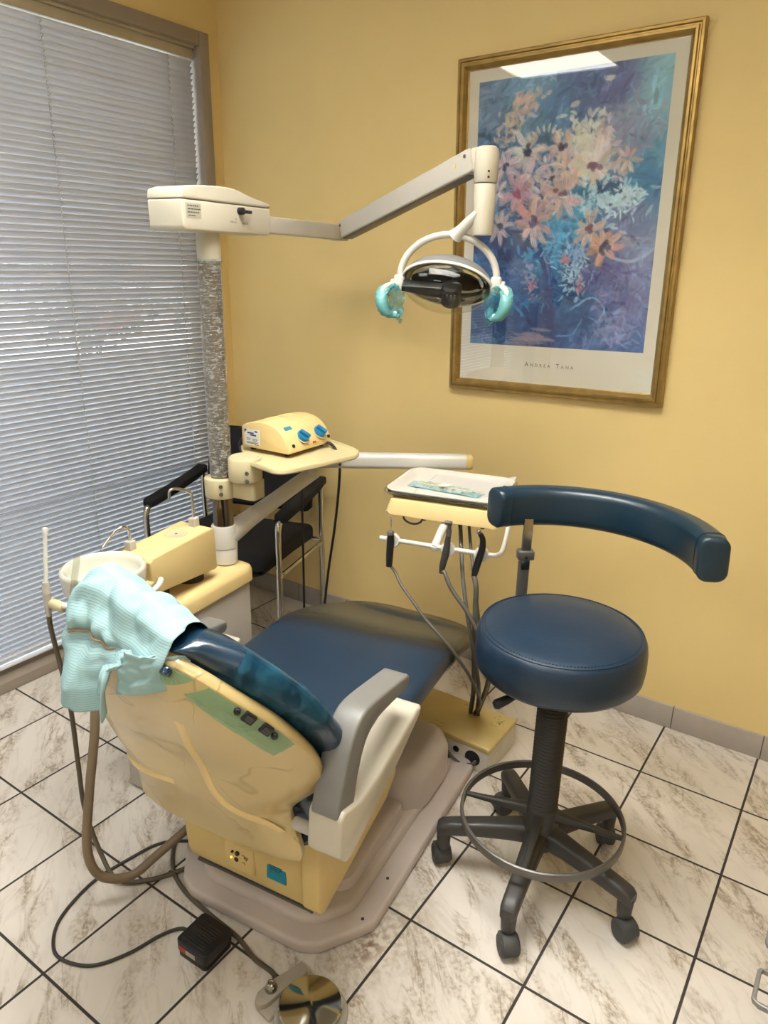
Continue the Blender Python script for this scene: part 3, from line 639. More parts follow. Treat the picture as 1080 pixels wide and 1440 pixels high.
li = np.where(img<=.04045, img/12.92, ((img+.055)/1.055)**2.4); buf = np.ones((H_*W_,4),np.float32); buf[:,:3] = li.reshape(-1,3); ca.data.foreach_set('color', buf.ravel())
m, t, p = base_mat('printed_painting'); at = t.new('ShaderNodeVertexColor', layer_name='paint'); t.link(at.outputs['Color'], p.inputs['Base Color']); p.inputs['Roughness'].default_value = .5
art.data.materials[0] = m
cur = -.092
for word in ((('A',.021),('N',.0155),('D',.0155),('R',.0155),('E',.0155),('A',.0155)), (('T',.021),('A',.0155),('N',.0155),('A',.0155))):
    tx = MB(PM)
    for ch, sz in word:
        _, wd = text_mb(ch, sz, lambda a, b_: (cur+a, -.0097, -.4405+b_), mb=tx); cur += wd+.0062
    cur += .014; link('lettering', tx, 'ink', pic, smooth=False)
link('glazing', MB(PM).box((0,-.0115,0),(PW-.075,.0015,PH-.075)), 'picglass', pic, smooth=False)
# ------------------------------------------------------------------ dental chair
TH = 7.0
OX, OY = -.63, -1.20
FC = frame(OX, OY, 0, TH)                      # a = right, b = towards the feet, z = up
def lerp(x, pts):
    if x <= pts[0][0]: return pts[0][1]
    for (x0,y0),(x1,y1) in zip(pts, pts[1:]):
        if x <= x1:
            s_ = (x-x0)/(x1-x0); return y0+(y1-y0)*s_
    return pts[-1][1]
def smooth(pts, n=6):
    q = spline([(a,b_,0) for a,b_ in pts], n); return [(v.x,v.y) for v in q]
ch = thing('dental_chair', 'navy dental chair with cream back shell and grey armrests on the tiled floor', 'dental chair', frame(OX+.0,OY+.35,0,TH))
pz = lambda u,v,w_: (u,v,w_)                   # plan outline extruded in z
pbz = lambda u,v,w_: (w_,u,v)                  # (b,z) outline extruded in a
def plan(a_, b0, b1, cw, cl, cb=.06): return [(-cw,b0),(cw,b0),(cw+.045,b0+.022),(a_-.02,b0+cl-.03),(a_,b0+cl),(a_,b1-cb),(a_-cb,b1),(-a_+cb,b1),(-a_,b1-cb),(-a_,b0+cl),(-a_+.02,b0+cl-.03),(-cw-.045,b0+.022)]
bp = MB(FC)
bp.prism(plan(.295,.030,.90,.165,.14), pz, (.0,.036), bev=.010)
bp.prism(plan(.235,.075,.86,.135,.10), pz, (.02,.058), bev=.016)
link('base_plate', bp, 'mauve', ch)
hp = MB(FC)
def hring(z, g): return [(x,y,z) for x,y in rrect(.49-2*g,.30-2*g,max(.03,.09-g*.5),6,.0,.66)]
hp.rings([hring(.05,-.0),hring(.14,.0),hring(.170,.010),hring(.185,.03),hring(.190,.06)])
hp.rings([[(x,y,z) for x,y in rrect(.42-2*g,.36,.05,6,.0,.36)] for z,g in ((.05,.0),(.085,.01),(.095,.03))])
link('lift_cover', hp, 'mauve', ch)
for a_, b_ in ((.02,.125),(.135,.14),(.16,.115),(.262,.30),(.265,.16)):
    link('plate_screw', MB(FC).cyl((a_,b_,.050 if abs(a_)<.2 else .03),(a_,b_,.0595 if abs(a_)<.2 else .0375),.0042,seg=12), 'dark', ch)
link('floor_slot', MB(FC).box((-.02,.160,.058),(.36,.124,.008),bev=.003), 'rubber', ch)
pd = MB(FC)
pd.prism(smooth([(.07,.105),(.062,.14),(.055,.24),(.06,.36)],3)+[(.30,.42),(.46,.42),(.46,.11)], pbz, (-.195,.162), bev=.016)
link('pedestal', pd, 'beigedull', ch)
sd = MB(FC); sd.prism([(.045,.135),(.06,.13),(.37,.225),(.42,.27),(.42,.42),(.035,.42),(.035,.15)], pbz, (.172,.222), bev=.012)
link('side_cover', sd, 'beigedull', ch)
# outlet panel and sticker on the front of the pedestal
def fz(z): return lerp(z, [(.105,.070),(.14,.062),(.24,.055),(.36,.06)])
pn = MB(FC).box((-.02,fz(.18)-.002,.183),(.088,.010,.076),bev=.004,rot=Matrix.Rotation(R(-3),3,'X')); po = link('switch_panel', pn, 'beigedull', ch)
for a_, z_, r_, m_ in ((-.038,.197,.0032,'black'),(-.042,.178,.0028,'led'),(-.023,.197,.006,'dark'),(-.027,.177,.006,'dark')):
    link('button' if r_ > .005 else 'indicator', MB(FC).cyl((a_,fz(z_)-.010,z_),(a_,fz(z_)-.004,z_),r_,seg=14,bev=.001), m_, po)
st = MB(FC)
for z_, a0 in ((.20,-.008),(.197,.0),(.192,-.004),(.176,-.010),(.170,-.002),(.172,-.008)):
    st.box((a0+.004,fz(z_)-.0078,z_),(.006,.0006,.0016)); st.box((a0+.008,fz(z_)-.0078,z_-.003),(.0014,.0006,.006))
link('symbols', st, 'labelink', po)
skr = link('sticker', MB(FC).box((.088,fz(.19)-.001,.190),(.054,.003,.056),rot=Matrix.Rotation(R(-3),3,'X')), 'sticker', ch, smooth=False)
tl = MB(FC)
for k in range(6): tl.box((.086-.001*k+(k%2)*.002,fz(.18)-.0032,.203-.0062*k),(.038-.004*(k%3),.0006,.0022))
link('sticker_print', tl, 'stickerink', skr, smooth=False)
# seat cushion
SW_ = [(-.03,.18),(.0,.225),(.06,.255),(.2,.268),(.4,.274),(.58,.270),(.75,.255),(.9,.236),(.96,.222),(1.0,.19),(1.02,.14)]
SZ_ = [(-.03,.48),(.0,.50),(.06,.515),(.2,.525),(.4,.545),(.55,.555),(.66,.545),(.78,.515),(.9,.475),(.96,.453),(1.0,.436),(1.02,.42)]
SWs, SZs = smooth(SW_), smooth(SZ_)
def seat_ring(b_, g=0, th=None, seg=48):
    wv, tz = lerp(b_,SWs)+g, lerp(b_,SZs)+g; t_ = (.105 if b_ < .6 else lerp(b_,[(.6,.105),(1.0,.07),(1.04,.04)]))+2*g
    out = []
    for x, z in superell(wv, t_/2, 3.6, seg):
        dish = -.012*(1-min(1,(x/wv)**2)) if z > 0 else 0
        out.append((x, b_, tz-t_/2+z+dish*(b_<.9)+g))
    return out
bs = [-.03,-.015,.0,.03,.06,.1,.15,.2,.25,.3,.35,.4,.45,.5,.55,.6,.66,.72,.78,.84,.9,.93,.96,.98,.995,1.005,1.014,1.02]
link('seat_cushion', MB(FC).rings([seat_ring(b_) for b_ in bs]), 'navy', ch, ang=80)
def cover_pt(u, v):
    a0 = math.pi*(-.10+1.24*u); b_ = .56+.455*v + .05*(1-v)*math.cos(a0)
    wv, tz = lerp(b_,SWs), lerp(b_,SZs); t_ = (.105 if b_ < .6 else lerp(b_,[(.6,.105),(1.0,.07),(1.04,.04)]))
    c, s_ = math.cos(a0), math.sin(a0); n_ = 3.6
    x = (wv+.003)*abs(c)**(2/n_)*(1 if c>=0 else -1); z = (t_/2+.003)*abs(s_)**(2/n_)*(1 if s_>=0 else -1)
    dish = -.012*(1-min(1,(x/wv)**2)) if z > 0 else 0
    return (x, b_, tz-t_/2+z+dish*(b_<.9))
link('foot_cover', MB(FC).grid(cover_pt, 60, 30, uv=True), 'footcover', ch, ang=80, solid=.002)
sf = MB(FC); sf.prism([(.02,.41),(.50,.44),(.62,.455),(.55,.40),(.46,.38),(.03,.38)], pbz, (-.215,.215), bev=.012)
link('seat_frame', sf, 'offwhite', ch)
# armrest brackets and armrests
for s_ in (1,-1):
    k = MB(FC); d = (.268,.345) if s_ > 0 else (-.345,-.268)
    sh_b = .12 if s_ < 0 else 0
    k.prism([(b_+sh_b, z_-(.05 if s_ < 0 else 0)) for b_, z_ in [(-.082,.465),(-.074,.548),(-.060,.560),(.005,.540),(.08,.548),(.27,.600),(.290,.597),(.28,.575),(.17,.515),(.06,.470),(-.035,.430),(-.055,.432)]], pbz, d, bev=.008)
    link('armrest_bracket', k, 'offwhite', ch)
    k = MB(FC); d = (.274,.336) if s_ > 0 else (-.336,-.274)
    oc = smooth([(.226,.706),(.14,.718),(.06,.727),(.020,.720),(-.015,.690),(-.050,.620),(-.078,.545)],4) + [(-.012,.53)] + smooth([(.006,.595),(.030,.645),(.060,.670),(.10,.678),(.226,.672)],4) + [(.236,.680),(.236,.700)]
    if s_ < 0: oc = [(b_+.095, z_-.062) for b_, z_ in oc]; d = (-.312,-.250)
    k.prism(oc, pbz, d, bev=.012, ang=.5)
    link('armrest', k, 'armgrey', ch)
link('hinge_cap', MB(FC).cyl((.215,-.045,.47),(.275,-.045,.47),.014,seg=20,bev=.004), 'unitgrey', ch)
# backrest shell
BZ = smooth([(.34,-.035),(.42,-.035),(.50,-.037),(.56,-.042),(.62,-.055),(.68,-.082),(.76,-.135),(.82,-.18),(.87,-.213),(.945,-.262)])
WZ = smooth([(.352,.200),(.365,.222),(.40,.222),(.45,.205),(.485,.200),(.52,.225),(.56,.262),(.60,.282),(.64,.287),(.68,.280),(.757,.255),(.81,.218),(.853,.172),(.885,.125),(.905,.09)])
DZ = smooth([(.352,.015),(.40,.03),(.45,.05),(.52,.075),(.6,.085),(.72,.080),(.80,.058),(.87,.030),(.905,.015)])
def wl(z): return lerp(z,WZ) if (z < .37 or z > .56) else max(lerp(z,WZ), .222+.04*(z-.37)/.19)
def spine(z):
    b_ = lerp(z,BZ); d = (lerp(z+.012,BZ)-lerp(z-.012,BZ))/.024; L = math.hypot(1,d); return b_, (-1/L, d/L)
def shell_pt(v, z, off=0.):
    b_, (nb, nz) = spine(z); wv = lerp(z,WZ) if v > 0 else wl(z); D = lerp(z,DZ)
    e = D*(1-abs(v)**4.5)+off
    return Vector((wv*v, b_+nb*e, z+nz*e))
def shell_ring(z):
    b_, (nb,nz) = spine(z); out = []
    for i in range(45): out.append(shell_pt(math.sin(math.pi/2*(-1+2*i/44)), z))
    wv = lerp(z,WZ); wq = wl(z)
    for x, e in ((wv-.002,-.014),(wv-.010,-.022),(0,-.022),(-wq+.010,-.022),(-wq+.002,-.014)): out.append(Vector((x, b_-nb*.0+(-nb)*(-e)*1.0, z-nz*(-e))))
    return out
zs = [.352+.553*i/56 for i in range(57)]
link('backrest_shell', MB(FC).rings([shell_ring(z) for z in zs]), 'shell', ch, ang=50)
# moulded ribs on the shell
def rib(pts, w_):
    mb = MB(FC); P = spline([(a_,z_,0) for a_,z_ in pts], 10); R_ = []
    for i, q in enumerate(P):
        c = shell_pt(q.x/max(.01,lerp(q.y,WZ)), q.y, 0); n = P[min(i+1,len(P)-1)]-P[max(i-1,0)]; n.normalize(); sd_ = Vector((-n.y,0,n.x))
        b_, (nb,nz) = spine(q.y); N = Vector((0,nb,nz)); sd_ = Vector((-n.y, 0, n.x)) - N*Vector((-n.y,0,n.x)).dot(N)
        f_ = min(1, i/3, (len(P)-1-i)/3)*.9+.1
        R_.append([c+sd_*w_*math.cos(t_)+N*(.0045*f_)*math.sin(t_) for t_ in [math.pi*2*k/12 for k in range(12)]])
    return mb.rings(R_)
link('moulded_rib', rib([(.085,.80),(.075,.70),(.07,.60),(.085,.535),(.125,.495),(.165,.462),(.19,.435)], .011), 'beige', ch)
link('moulded_rib', rib([(-.20,.50),(-.13,.515),(-.035,.53)], .010), 'beige', ch)
# backrest cushion
def cush_ring(z, g=0):
    b_, (nb,nz) = spine(z); e = lerp(z,[(.36,.1),(.372,.6),(.39,.95),(.42,1),(.855,1),(.88,.88),(.897,.6),(.908,.1)])
    wv = (max(lerp(z,WZ), lerp(z,[(.36,.20),(.42,.222),(.50,.240),(.58,.275),(.62,.05)])) if z < .885 else .125)*(.75+.25*e)+.026*e; th = .046*max(.15,e)
    out = []
    for x, y in superell(wv+g, th+g, 2.8, 44): out.append((x, b_-nb*(.020+th+y-.004), z-nz*(.020+th+y-.004)))
    return out
zc = [.36,.364,.372,.38,.39,.405,.42,.44,.46,.48]+[.50+.02*i for i in range(19)]+[.887,.894,.90,.905,.908]
link('backrest_cushion', MB(FC).rings([cush_ring(z) for z in zc]), 'navydark', ch, ang=80)
# clear protective films and the switches beneath them
def patch(v0f, v1f, z0, z1, off):
    return lambda u, w_: shell_pt(min(.9995, math.sin(math.pi/2*(v0f(z0+(z1-z0)*w_)+(v1f-v0f(z0+(z1-z0)*w_))*u))), z0+(z1-z0)*w_, off+.0012*noise.noise(Vector((u*9,w_*9,z0*50))))
link('barrier_film', MB(FC).grid(patch(lambda z: .70-(z-.72)*1.1, .985, .722, .862, .003), 18, 18), 'greenfilm', ch, ang=80)
link('barrier_film', MB(FC).grid(patch(lambda z: .45, .985, .876, .904, .003), 18, 10), 'greenfilm', ch, ang=80)
def rim_pt(z, t_, off):
    b_, (nb,nz) = spine(z); wv = lerp(z,WZ)+.026; th = .046
    c, s_ = math.cos(t_), math.sin(t_); x = (wv+off)*abs(c)**(2/3); y = (th+off)*abs(s_)**(2/3)*(1 if s_>=0 else -1)
    return (x, b_-nb*(.020+th+y-.004), z-nz*(.020+th+y-.004))
link('barrier_film', MB(FC).grid(lambda u, w_: rim_pt(.70+.16*w_, -1.1+1.5*u, .003+.001*math.sin(u*20+w_*9)), 14, 14), 'bluefilm', ch, ang=80)
def sw(z, kind):
    c = shell_pt(.972, z, .003); q = shell_pt(.972, z+.01, .003); q2 = shell_pt(.95, z, .003)
    ey = (q-c).normalized(); ex = (c-q2).normalized(); ez = ex.cross(ey).normalized(); ex = ey.cross(ez)
    rot = Matrix((ex,ey,ez)).transposed()
    if kind == 'rocker':
        o = link('rocker_switch', MB(FC).box(c,(.019,.024,.010),bev=.002,rot=rot), 'black', ch); link('rocker', MB(FC).box(c-ez*.004 if ez.y>0 else c+ez*.004,(.011,.014,.006),bev=.002,rot=rot), 'dark', o)
    else:
        N = ez if ez.y < 0 else -ez
        link('switch_knob', MB(FC).cyl(c-N*.002,c+N*.007,.0065,seg=16,bev=.002), 'black', ch)
sw(.776,'rocker'); sw(.804,'rocker'); sw(.760,'knob'); sw(.821,'knob')
link('switch_knob', MB(FC).cyl(shell_pt(.92,.897,.0),shell_pt(.92,.897,.014),.010,seg=18,bev=.003), 'navydark', ch)
# headrest hidden under the paper cover, its black carrier shows
hr = MB(FC)
HR = [(-.140,.3),(-.135,.7),(-.12,.95),(-.08,1),(0,.9),(.02,.8),(.035,.7),(.045,.5),(.05,.3)]
hr.rings([[(x, -.185+.030*q*math.cos(t_), .930+.030*q*math.sin(t_)) for t_ in [2*math.pi*k/24 for k in range(24)]] for x, q in HR])
link('headrest', hr, 'navydark', ch, ang=80)
cb = MB(FC); cb.box((.035,-.205,.880),(.05,.03,.10),bev=.006,rot=Matrix.Rotation(R(20),3,'X')); cb.cyl((.0,-.195,.885),(.075,-.195,.885),.015,seg=16,bev=.003)
link('headrest_carrier', cb, 'black', ch)

# paper cover tied round the headrest
hc = thing('headrest_cover', 'crumpled pale aqua paper cover tied over the headrest of the dental chair', 'paper cover', FC @ Matrix.Translation((0,-.22,.80)))
def cover(u, v):
    # u: along a from left to right; v: from the patient side over the top and down the back to the hem
    P = [(-.110,.915),(-.120,.960),(-.150,.992),(-.190,1.004),(-.225,.988),(-.252,.945),(-.256,.912),(-.276,.880),(-.290,.848),(-.294,.812)]
    q = v*(len(P)-1); i = min(int(q),len(P)-2); f_ = q-i; b_ = P[i][0]*(1-f_)+P[i+1][0]*f_; z_ = P[i][1]*(1-f_)+P[i+1][1]*f_
    cb_, cz_ = -.185, .935
    a_ = -.150+.232*u
    e = 1-max(0,(.30-u)/.30)**2.6; sc = .42+.58*max(0,e)**.5
    if v < .66:
        sc *= 1-.16*max(0,(u-.55)/.45); b_ = cb_+(b_-cb_)*sc; z_ = cz_+(z_-cz_)*sc - .052*max(0,u-.40) + .010*math.sin(u*5.2)
        a_ += .020*math.sin(v*4.5)*max(0,u-.5)*2
    else:
        g = (v-.66)/.34; k = max(0,(u-.56)/.44)
        a_ = -.03+(a_+.03)*(1+.06*g)*(1-.80*k*min(1,g*3.5))
        b_ += .012*math.sin(u*13+.5)*g - .012*g*k; z_ += .008*math.sin(u*7+1)*g - .02*g*k + (.052*g*max(0,(u-.72)/.28))
        b_ += .075*g*max(0,(.25-u)/.25)**2 + .02*(1-sc)
    wr = .012*noise.noise(Vector((u*4.2,v*5,1.3)))+.013*abs(noise.noise(Vector((u*3.2-v*3,v*3+u*3,9.))))
    wr += .004*abs(noise.noise(Vector((u*9+v*3,v*8,4.1))))
    d = Vector((0,b_-cb_,z_-cz_)); d = d.normalized() if d.length > 1e-6 else Vector((0,0,1))
    gather = math.exp(-((v-.655)/.06)**2)
    pinch = -.013*math.exp(-((v-.655)/.035)**2)+.004*gather*math.sin(u*48)
    return Vector((a_,b_,z_))+d*(wr*1.3+pinch)
lo = MB(FC).grid(cover, 80, 90, uv=True); link('paper_bonnet', lo, 'paperc', hc, ang=70, solid=.0006)
def flap(u, v):
    a_ = .030+.085*u; b_ = -.268+.07*u*u-.01*v*(1-u); z_ = .925-.085*v*(1-.30*u)-.020*u
    w_ = .010*abs(noise.noise(Vector((u*3,v*3,7.))))+.004*noise.noise(Vector((u*8,v*8,2.)))
    return Vector((a_-.018*v*(1-u), b_-w_, z_+w_))
link('paper_flap', MB(FC).grid(flap, 30, 30, uv=True), 'paperc', hc, ang=70, solid=.0006)
bd = MB(FC); bd.tube([cover(u,.655)+Vector((0,-.004,0)) for u in [i/40 for i in range(1,26)]], .0026, 6)
link('elastic_band', bd, 'band', hc)
# ------------------------------------------------------------------ dental unit: cabinet, spittoon, column, shelf
un = thing('dental_unit', 'cream-topped grey dental unit cabinet with spittoon housing and tall wrapped column', 'dental unit', FC @ Matrix.Translation((-.525,.46,0)))
PA, PB = -.497, .630
link('cabinet', MB(FC).box((-.525,.465,.303),(.20,.39,.594),bev=.012), 'unitgrey', un)
b = MB(FC); b.rings([[(x,y,z) for x,y in rrect(.226-2*g,.418-2*g,.035-g*.6,6,-.527,.468)] for z,g in ((.596,.004),(.598,.0),(.630,.0),(.642,.004),(.649,.013),(.650,.02))])
link('worktop', b, 'beige', un)
for b_ in (.33,.475):
    m_ = MB(FC); prof = [(.036,.649)]
    for k in range(5): prof += [(.040,.651+k*.006),(.034,.654+k*.006)]
    m_.lathe(prof+[(.036,.692)], (-.505,b_,0)); link('bellows', m_, 'rubber', un)
hs = MB(FC); hs.prism([(.262,.702),(.275,.698),(.518,.682),(.522,.690),(.518,.808),(.505,.816),(.270,.803),(.258,.793)], pbz, (-.557,-.438), bev=.015)
link('spittoon_housing', hs, 'beige', un)
def top_z(b_): return lerp(b_,[(.27,.803),(.505,.816)])
cw = MB(FC); nrm = Vector((0,-.055,.998)); c0 = Vector((-.500,.425,top_z(.425)))
cw.lathe([(.033,-.002),(.033,.0012),(.030,.0022),(.027,.0006),(0.0,.0002)], c0, nrm, 36); o = link('cup_rest', cw, 'beigelight', un)
link('cup_sensor', MB(FC).lathe([(.004,0),(.004,.0012),(0,.0014)], c0, nrm, 12), 'steel', o)
# taps
for nm, (a_,b_,z_), pts in (('bowl_rinser',(-.538,.288,.802),[(0,0,0),(0,0,.035),(-.004,-.014,.050),(-.012,-.040,.040),(-.022,-.072,.008)]),
                            ('cup_filler',(-.495,.495,.813),[(0,0,0),(0,0,.07),(-.002,-.006,.086),(-.012,-.030,.100),(-.019,-.052,.106),(-.023,-.064,.100),(-.024,-.066,.080)])):
    o = link(nm, MB(FC).tube([Vector((a_,b_,z_+.02))+Vector(p) for p in pts], .0042, 12, 8), 'chrome', un)
    link('tap_base', MB(FC).box((a_,b_,z_+.013),(.024,.024,.030),bev=.003), 'unitgrey', o)
# bowl and its carrier
BC = (-.490,.150)
bw = MB(FC); bw.lathe([(.0,.740),(.056,.740),(.090,.746),(.100,.761),(.1025,.786),(.1045,.806),(.103,.814),(.097,.817),(.091,.813),(.088,.801),(.084,.777),(.070,.764),(.030,.759),(.0,.757)], (BC[0],BC[1],0), seg=56)
link('spittoon_bowl', bw, 'bowl', un, ang=60)
cr = MB(FC); cr.prism(rrect(.13,.20,.05,6,-.495,.19), pz, (.722,.740), bev=.004); link('bowl_carrier', cr, 'beigelight', un)
cr = MB(FC); cr.cyl((BC[0],BC[1]+.03,.70),(BC[0],BC[1]+.03,.724),.035,bev=.004); link('bowl_drain', cr, 'rubber', un)
ra = MB(FC); ra.tube([(BC[0]+.137*math.cos(R(t_)), BC[1]+.137*math.sin(R(t_)), .765) for t_ in range(42,-102,-6)], .0080, 12); link('hose_rail', ra, 'white', un)
ra = MB(FC); ra.cyl((-.538,.014,.763),(-.475,.012,.760),.0125,seg=18,bev=.004); link('hose_holder', ra, 'beigelight', un)
# column
cl_ = MB(FC); cl_.cyl((PA,PB,.64),(PA,PB,1.60),.031,seg=40); link('column', cl_, 'columnsteel', un)
wr = MB(FC)
def wrapf(u, v):
    t_ = u*2*math.pi; z_ = .937+(1.553-.937)*v; r_ = .0335+.0016*noise.noise(Vector((math.cos(t_)*2.2,math.sin(t_)*2.2,z_*22)))
    return (PA+r_*math.cos(t_), PB+r_*math.sin(t_), z_)
wr.grid(wrapf, 40, 120, loopu=True); link('column_wrap', wr, 'film', un, ang=80)
wr = MB(FC); wr.lathe([(.034,1.546),(.0355,1.548),(.0355,1.556),(.034,1.558)], (PA,PB,0), seg=40); link('wrap_band', wr, 'pouch', un)
sv = MB(FC); sv.cyl((PA,PB,1.552),(PA,PB,1.63),.0325,seg=40); link('column_top', sv, 'lampbeige', un)
# clamp and shelf
cp = MB(FC); cp.cyl((PA,PB,.872),(PA,PB,.932),.051,seg=40,bev=.004)
cp.prism(rrect(.13,.062,.012,4,-.435,.652), pz, (.874,.931), bev=.006)
ck = link('shelf_clamp', cp, 'beigelight', un)
for z_ in (.890,.914):
    link('clamp_screw', MB(FC).cyl((PA+.030,PB-.040,z_),(PA+.033,PB-.044,z_),.006,seg=14), 'steel', ck)
    link('clamp_screw', MB(FC).cyl((-.370,.592,z_+.055),(-.366,.588,z_+.055),.006,seg=14), 'steel', ck)
hb = MB(FC); hb.lathe([(0,.933),(.048,.933),(.050,.937),(.050,.998),(.047,1.002),(.043,1.0025),(.041,1.006),(0,1.007)], (-.412,.640,0), seg=40); link('shelf_hub', hb, 'beigelight', un)
SHP = smooth([(-.455,.685),(-.435,.650),(-.395,.620),(-.350,.606),(-.305,.592),(-.262,.578),(-.228,.600),(-.195,.690),(-.160,.800),(-.150,.850),(-.163,.890),(-.20,.925),(-.33,.985),(-.46,1.01),(-.535,.985),(-.555,.90),(-.52,.76)],4)
sh_ = MB(FC); cx_, cy_ = -.35, .78
def shr(z,g): return [(cx_+(x-cx_)*(1-g), cy_+(y-cy_)*(1-g), z) for x,y in SHP]
sh_.rings([shr(.982,.06),shr(.984,.02),shr(.988,0),shr(.996,0),shr(.999,.01),shr(.999,.03),shr(.994,.05)])
link('shelf', sh_, 'shelfcream', un)

# electrosurgery box on the shelf
EB = FC @ Matrix.Translation((-.385,.822,.998)) @ Matrix.Rotation(R(-6),4,'Z')
eb = thing('electrosurgery_unit', 'cream control box with two blue knobs on the column shelf', 'control unit', EB.copy())
ehs = MB(EB); prof = [(-.095,.010),(-.095,.066)]+smooth([(-.094,.074),(-.075,.084),(-.03,.094),(.02,.092),(.055,.078),(.078,.056),(.092,.030),(.096,.014)],4)+[(.092,.009)]
ehs.prism(prof, lambda u,v,w_: (u,w_,v), (-.103,.103), bev=.010, ang=.5)
link('case', ehs, 'beige', eb)
for k in (-.03,.03):
    link('raised_band', MB(EB).tube([(-.06,k-.02,.0865),(-.02,k,.0945),(.03,k+.012,.0895)],[.002,.006,.002],8,8), 'beige', eb)
for dx, dy in ((.07,-.08),(.07,.08),(-.07,-.08),(-.07,.08)): link('foot', MB(EB).cyl((dx,dy,0),(dx,dy,.012),.009,seg=14), 'black', eb)
fn = Vector((.80,0,.60)).normalized()
def fp(y, z): # point on the sloping front
    x = lerp(-z,[(-.078,.055),(-.056,.078),(-.030,.092),(-.014,.096)]); return Vector((x,y,z))
for y in (-.022,.060):
    c = fp(y,.050); fn = Vector((.72,0,.69)).normalized()
    k = link('knob', MB(EB).cyl(c-fn*.002,c+fn*.010,.021,.019,seg=32,bev=.002), 'blueknob', eb)
    link('knob_grip', MB(EB).box(c+fn*.014,(.036,.011,.014),bev=.003,rot=(Matrix.Rotation(R(-44),3,'Y').inverted() @ Matrix.Rotation(R(35),3,'Z'))), 'blueknob', k)
    link('dial_ring', MB(EB).lathe([(.023,-.001),(.0255,-.001),(.0255,.0006),(.023,.0006)], c, fn, 32), 'beigelight', eb)
for y in (-.078,.093): link('socket', MB(EB).cyl(fp(y,.030)-Vector((.004,0,0)),fp(y,.030)+Vector((.002,0,.002)),.0055,seg=14), 'black', eb)
link('maker_strip', MB(EB).box(fp(-.062,.076)+Vector((.000,0,.002)),(.012,.030,.002),rot=Matrix.Rotation(R(42),3,'Y')), 'bluebar', eb, smooth=False)
link('print_mark', MB(EB).box(fp(.019,.026)+Vector((.0015,0,.001)),(.006,.014,.0015),rot=Matrix.Rotation(R(66),3,'Y')), 'red', eb, smooth=False)
lb = link('label', MB(EB).box((-.052,-.1035,.043),(.062,.0012,.050)), 'label', eb, smooth=False)
li_ = MB(EB)
li_.add([(-.082,-.1043,.067),(-.070,-.1043,.067),(-.082,-.1043,.055)],[(0,1,2)])
for x0,x1,z_ in ((-.070,-.044,.056),(-.058,-.034,.050),(-.040,-.028,.062)): li_.box(((x0+x1)/2,-.1042,z_),(x1-x0,.0006,.0045))
link('label_print', li_, 'labelblue', lb, smooth=False)
li_ = MB(EB)
for x0,x1,z_ in ((-.074,-.058,.039),(-.074,-.060,.035),(-.050,-.028,.037),(-.048,-.032,.033),(-.074,-.026,.027),(-.074,-.036,.024),(-.040,-.024,.021)): li_.box(((x0+x1)/2,-.1042,z_),(x1-x0,.0006,.0016))
link('label_small_print', li_, 'labelink', lb, smooth=False)
lw_ = lambda p: FC @ Vector(p)
c = MB(); e0 = EB @ Vector((-.096,-.02,.03)); c.tube([e0, e0+Vector((-.03,-.008,.012)), e0+Vector((-.055,-.02,-.012)), e0+Vector((-.062,-.03,-.04)), e0+Vector((-.03,-.02,-.075)),(-1.335,-.13,.86),(-1.345,-.10,.78),(-1.35,-.09,.55),(-1.35,-.09,.25),(-1.36,-.08,.04),(-1.40,-.02,.006)], .0045, 10, 8); c.cyl(e0+Vector((.004,0,0)),e0+Vector((-.026,-.007,.012)),.010,seg=14,bev=.002)
link('mains_cable', c, 'blackcable', eb)
c = MB(); e1 = EB @ Vector((.080,.075,.012)); c.tube([e1, e1+Vector((.030,.012,-.004)), e1+Vector((.052,.022,-.045)), (-1.125,-.145,.845),(-1.137,-.14,.75),(-1.165,-.125,.62),(-1.205,-.11,.45),(-1.235,-.10,.29),(-1.265,-.09,.13),(-1.29,-.08,.03),(-1.33,-.06,.006)], .0048, 10, 8)
link('foot_pedal_cable', c, 'blackcable', eb)

# ------------------------------------------------------------------ operating lamp
lp = thing('operating_lamp', 'pale operating lamp with clear lens on a jointed arm above the chair', 'lamp', FC @ Matrix.Translation((PA,PB,1.62)))
bx = MB(FC); bx.prism([(PB-.157,1.632),(PB-.150,1.624),(PB+.200,1.624),(PB+.213,1.632),(PB+.213,1.6985),(PB-.160,1.6985)], pbz, (PA-.058,PA+.058), bev=.010, ang=.5)
link('arm_housing', bx, 'lampbeige', lp)
bx = MB(FC); bx.prism([(PB-.160,1.700)]+smooth([(PB-.155,1.722),(PB-.11,1.733),(PB+.0,1.739),(PB+.06,1.736),(PB+.13,1.722),(PB+.205,1.711)],5)+[(PB+.213,1.708),(PB+.213,1.700)], pbz, (PA-.0585,PA+.0585), bev=.007, ang=.5)
link('housing_lid', bx, 'lampbeige', lp)
kb = MB(FC); kb.cyl((PA+.056,PB+.068,1.683),(PA+.074,PB+.068,1.683),.0095,seg=20,bev=.002); kb.box((PA+.070,PB+.090,1.682),(.010,.032,.009),bev=.003); link('selector_knob', kb, 'black', lp)
gl = link('label', MB(FC).box((PA+.0582,PB-.118,1.672),(.0010,.056,.036)), 'greylabel', lp, smooth=False)
t_ = MB(FC)
for k,(a0,a1) in enumerate(((-.140,-.094),(-.140,-.094),(-.140,-.093),(-.138,-.108))):
    x = a0
    while x < a1-.004:
        wd = random.uniform(.004,.011); t_.box((PA+.0589,PB+x+wd/2,1.684-.0078*k),(.0004,wd,.0026)); x += wd+.0022
link('label_print', t_, 'labelink', gl, smooth=False)
pl_ = lambda a0,z0: (lambda u,v: (PA+.0588, PB+a0+u, z0+v))
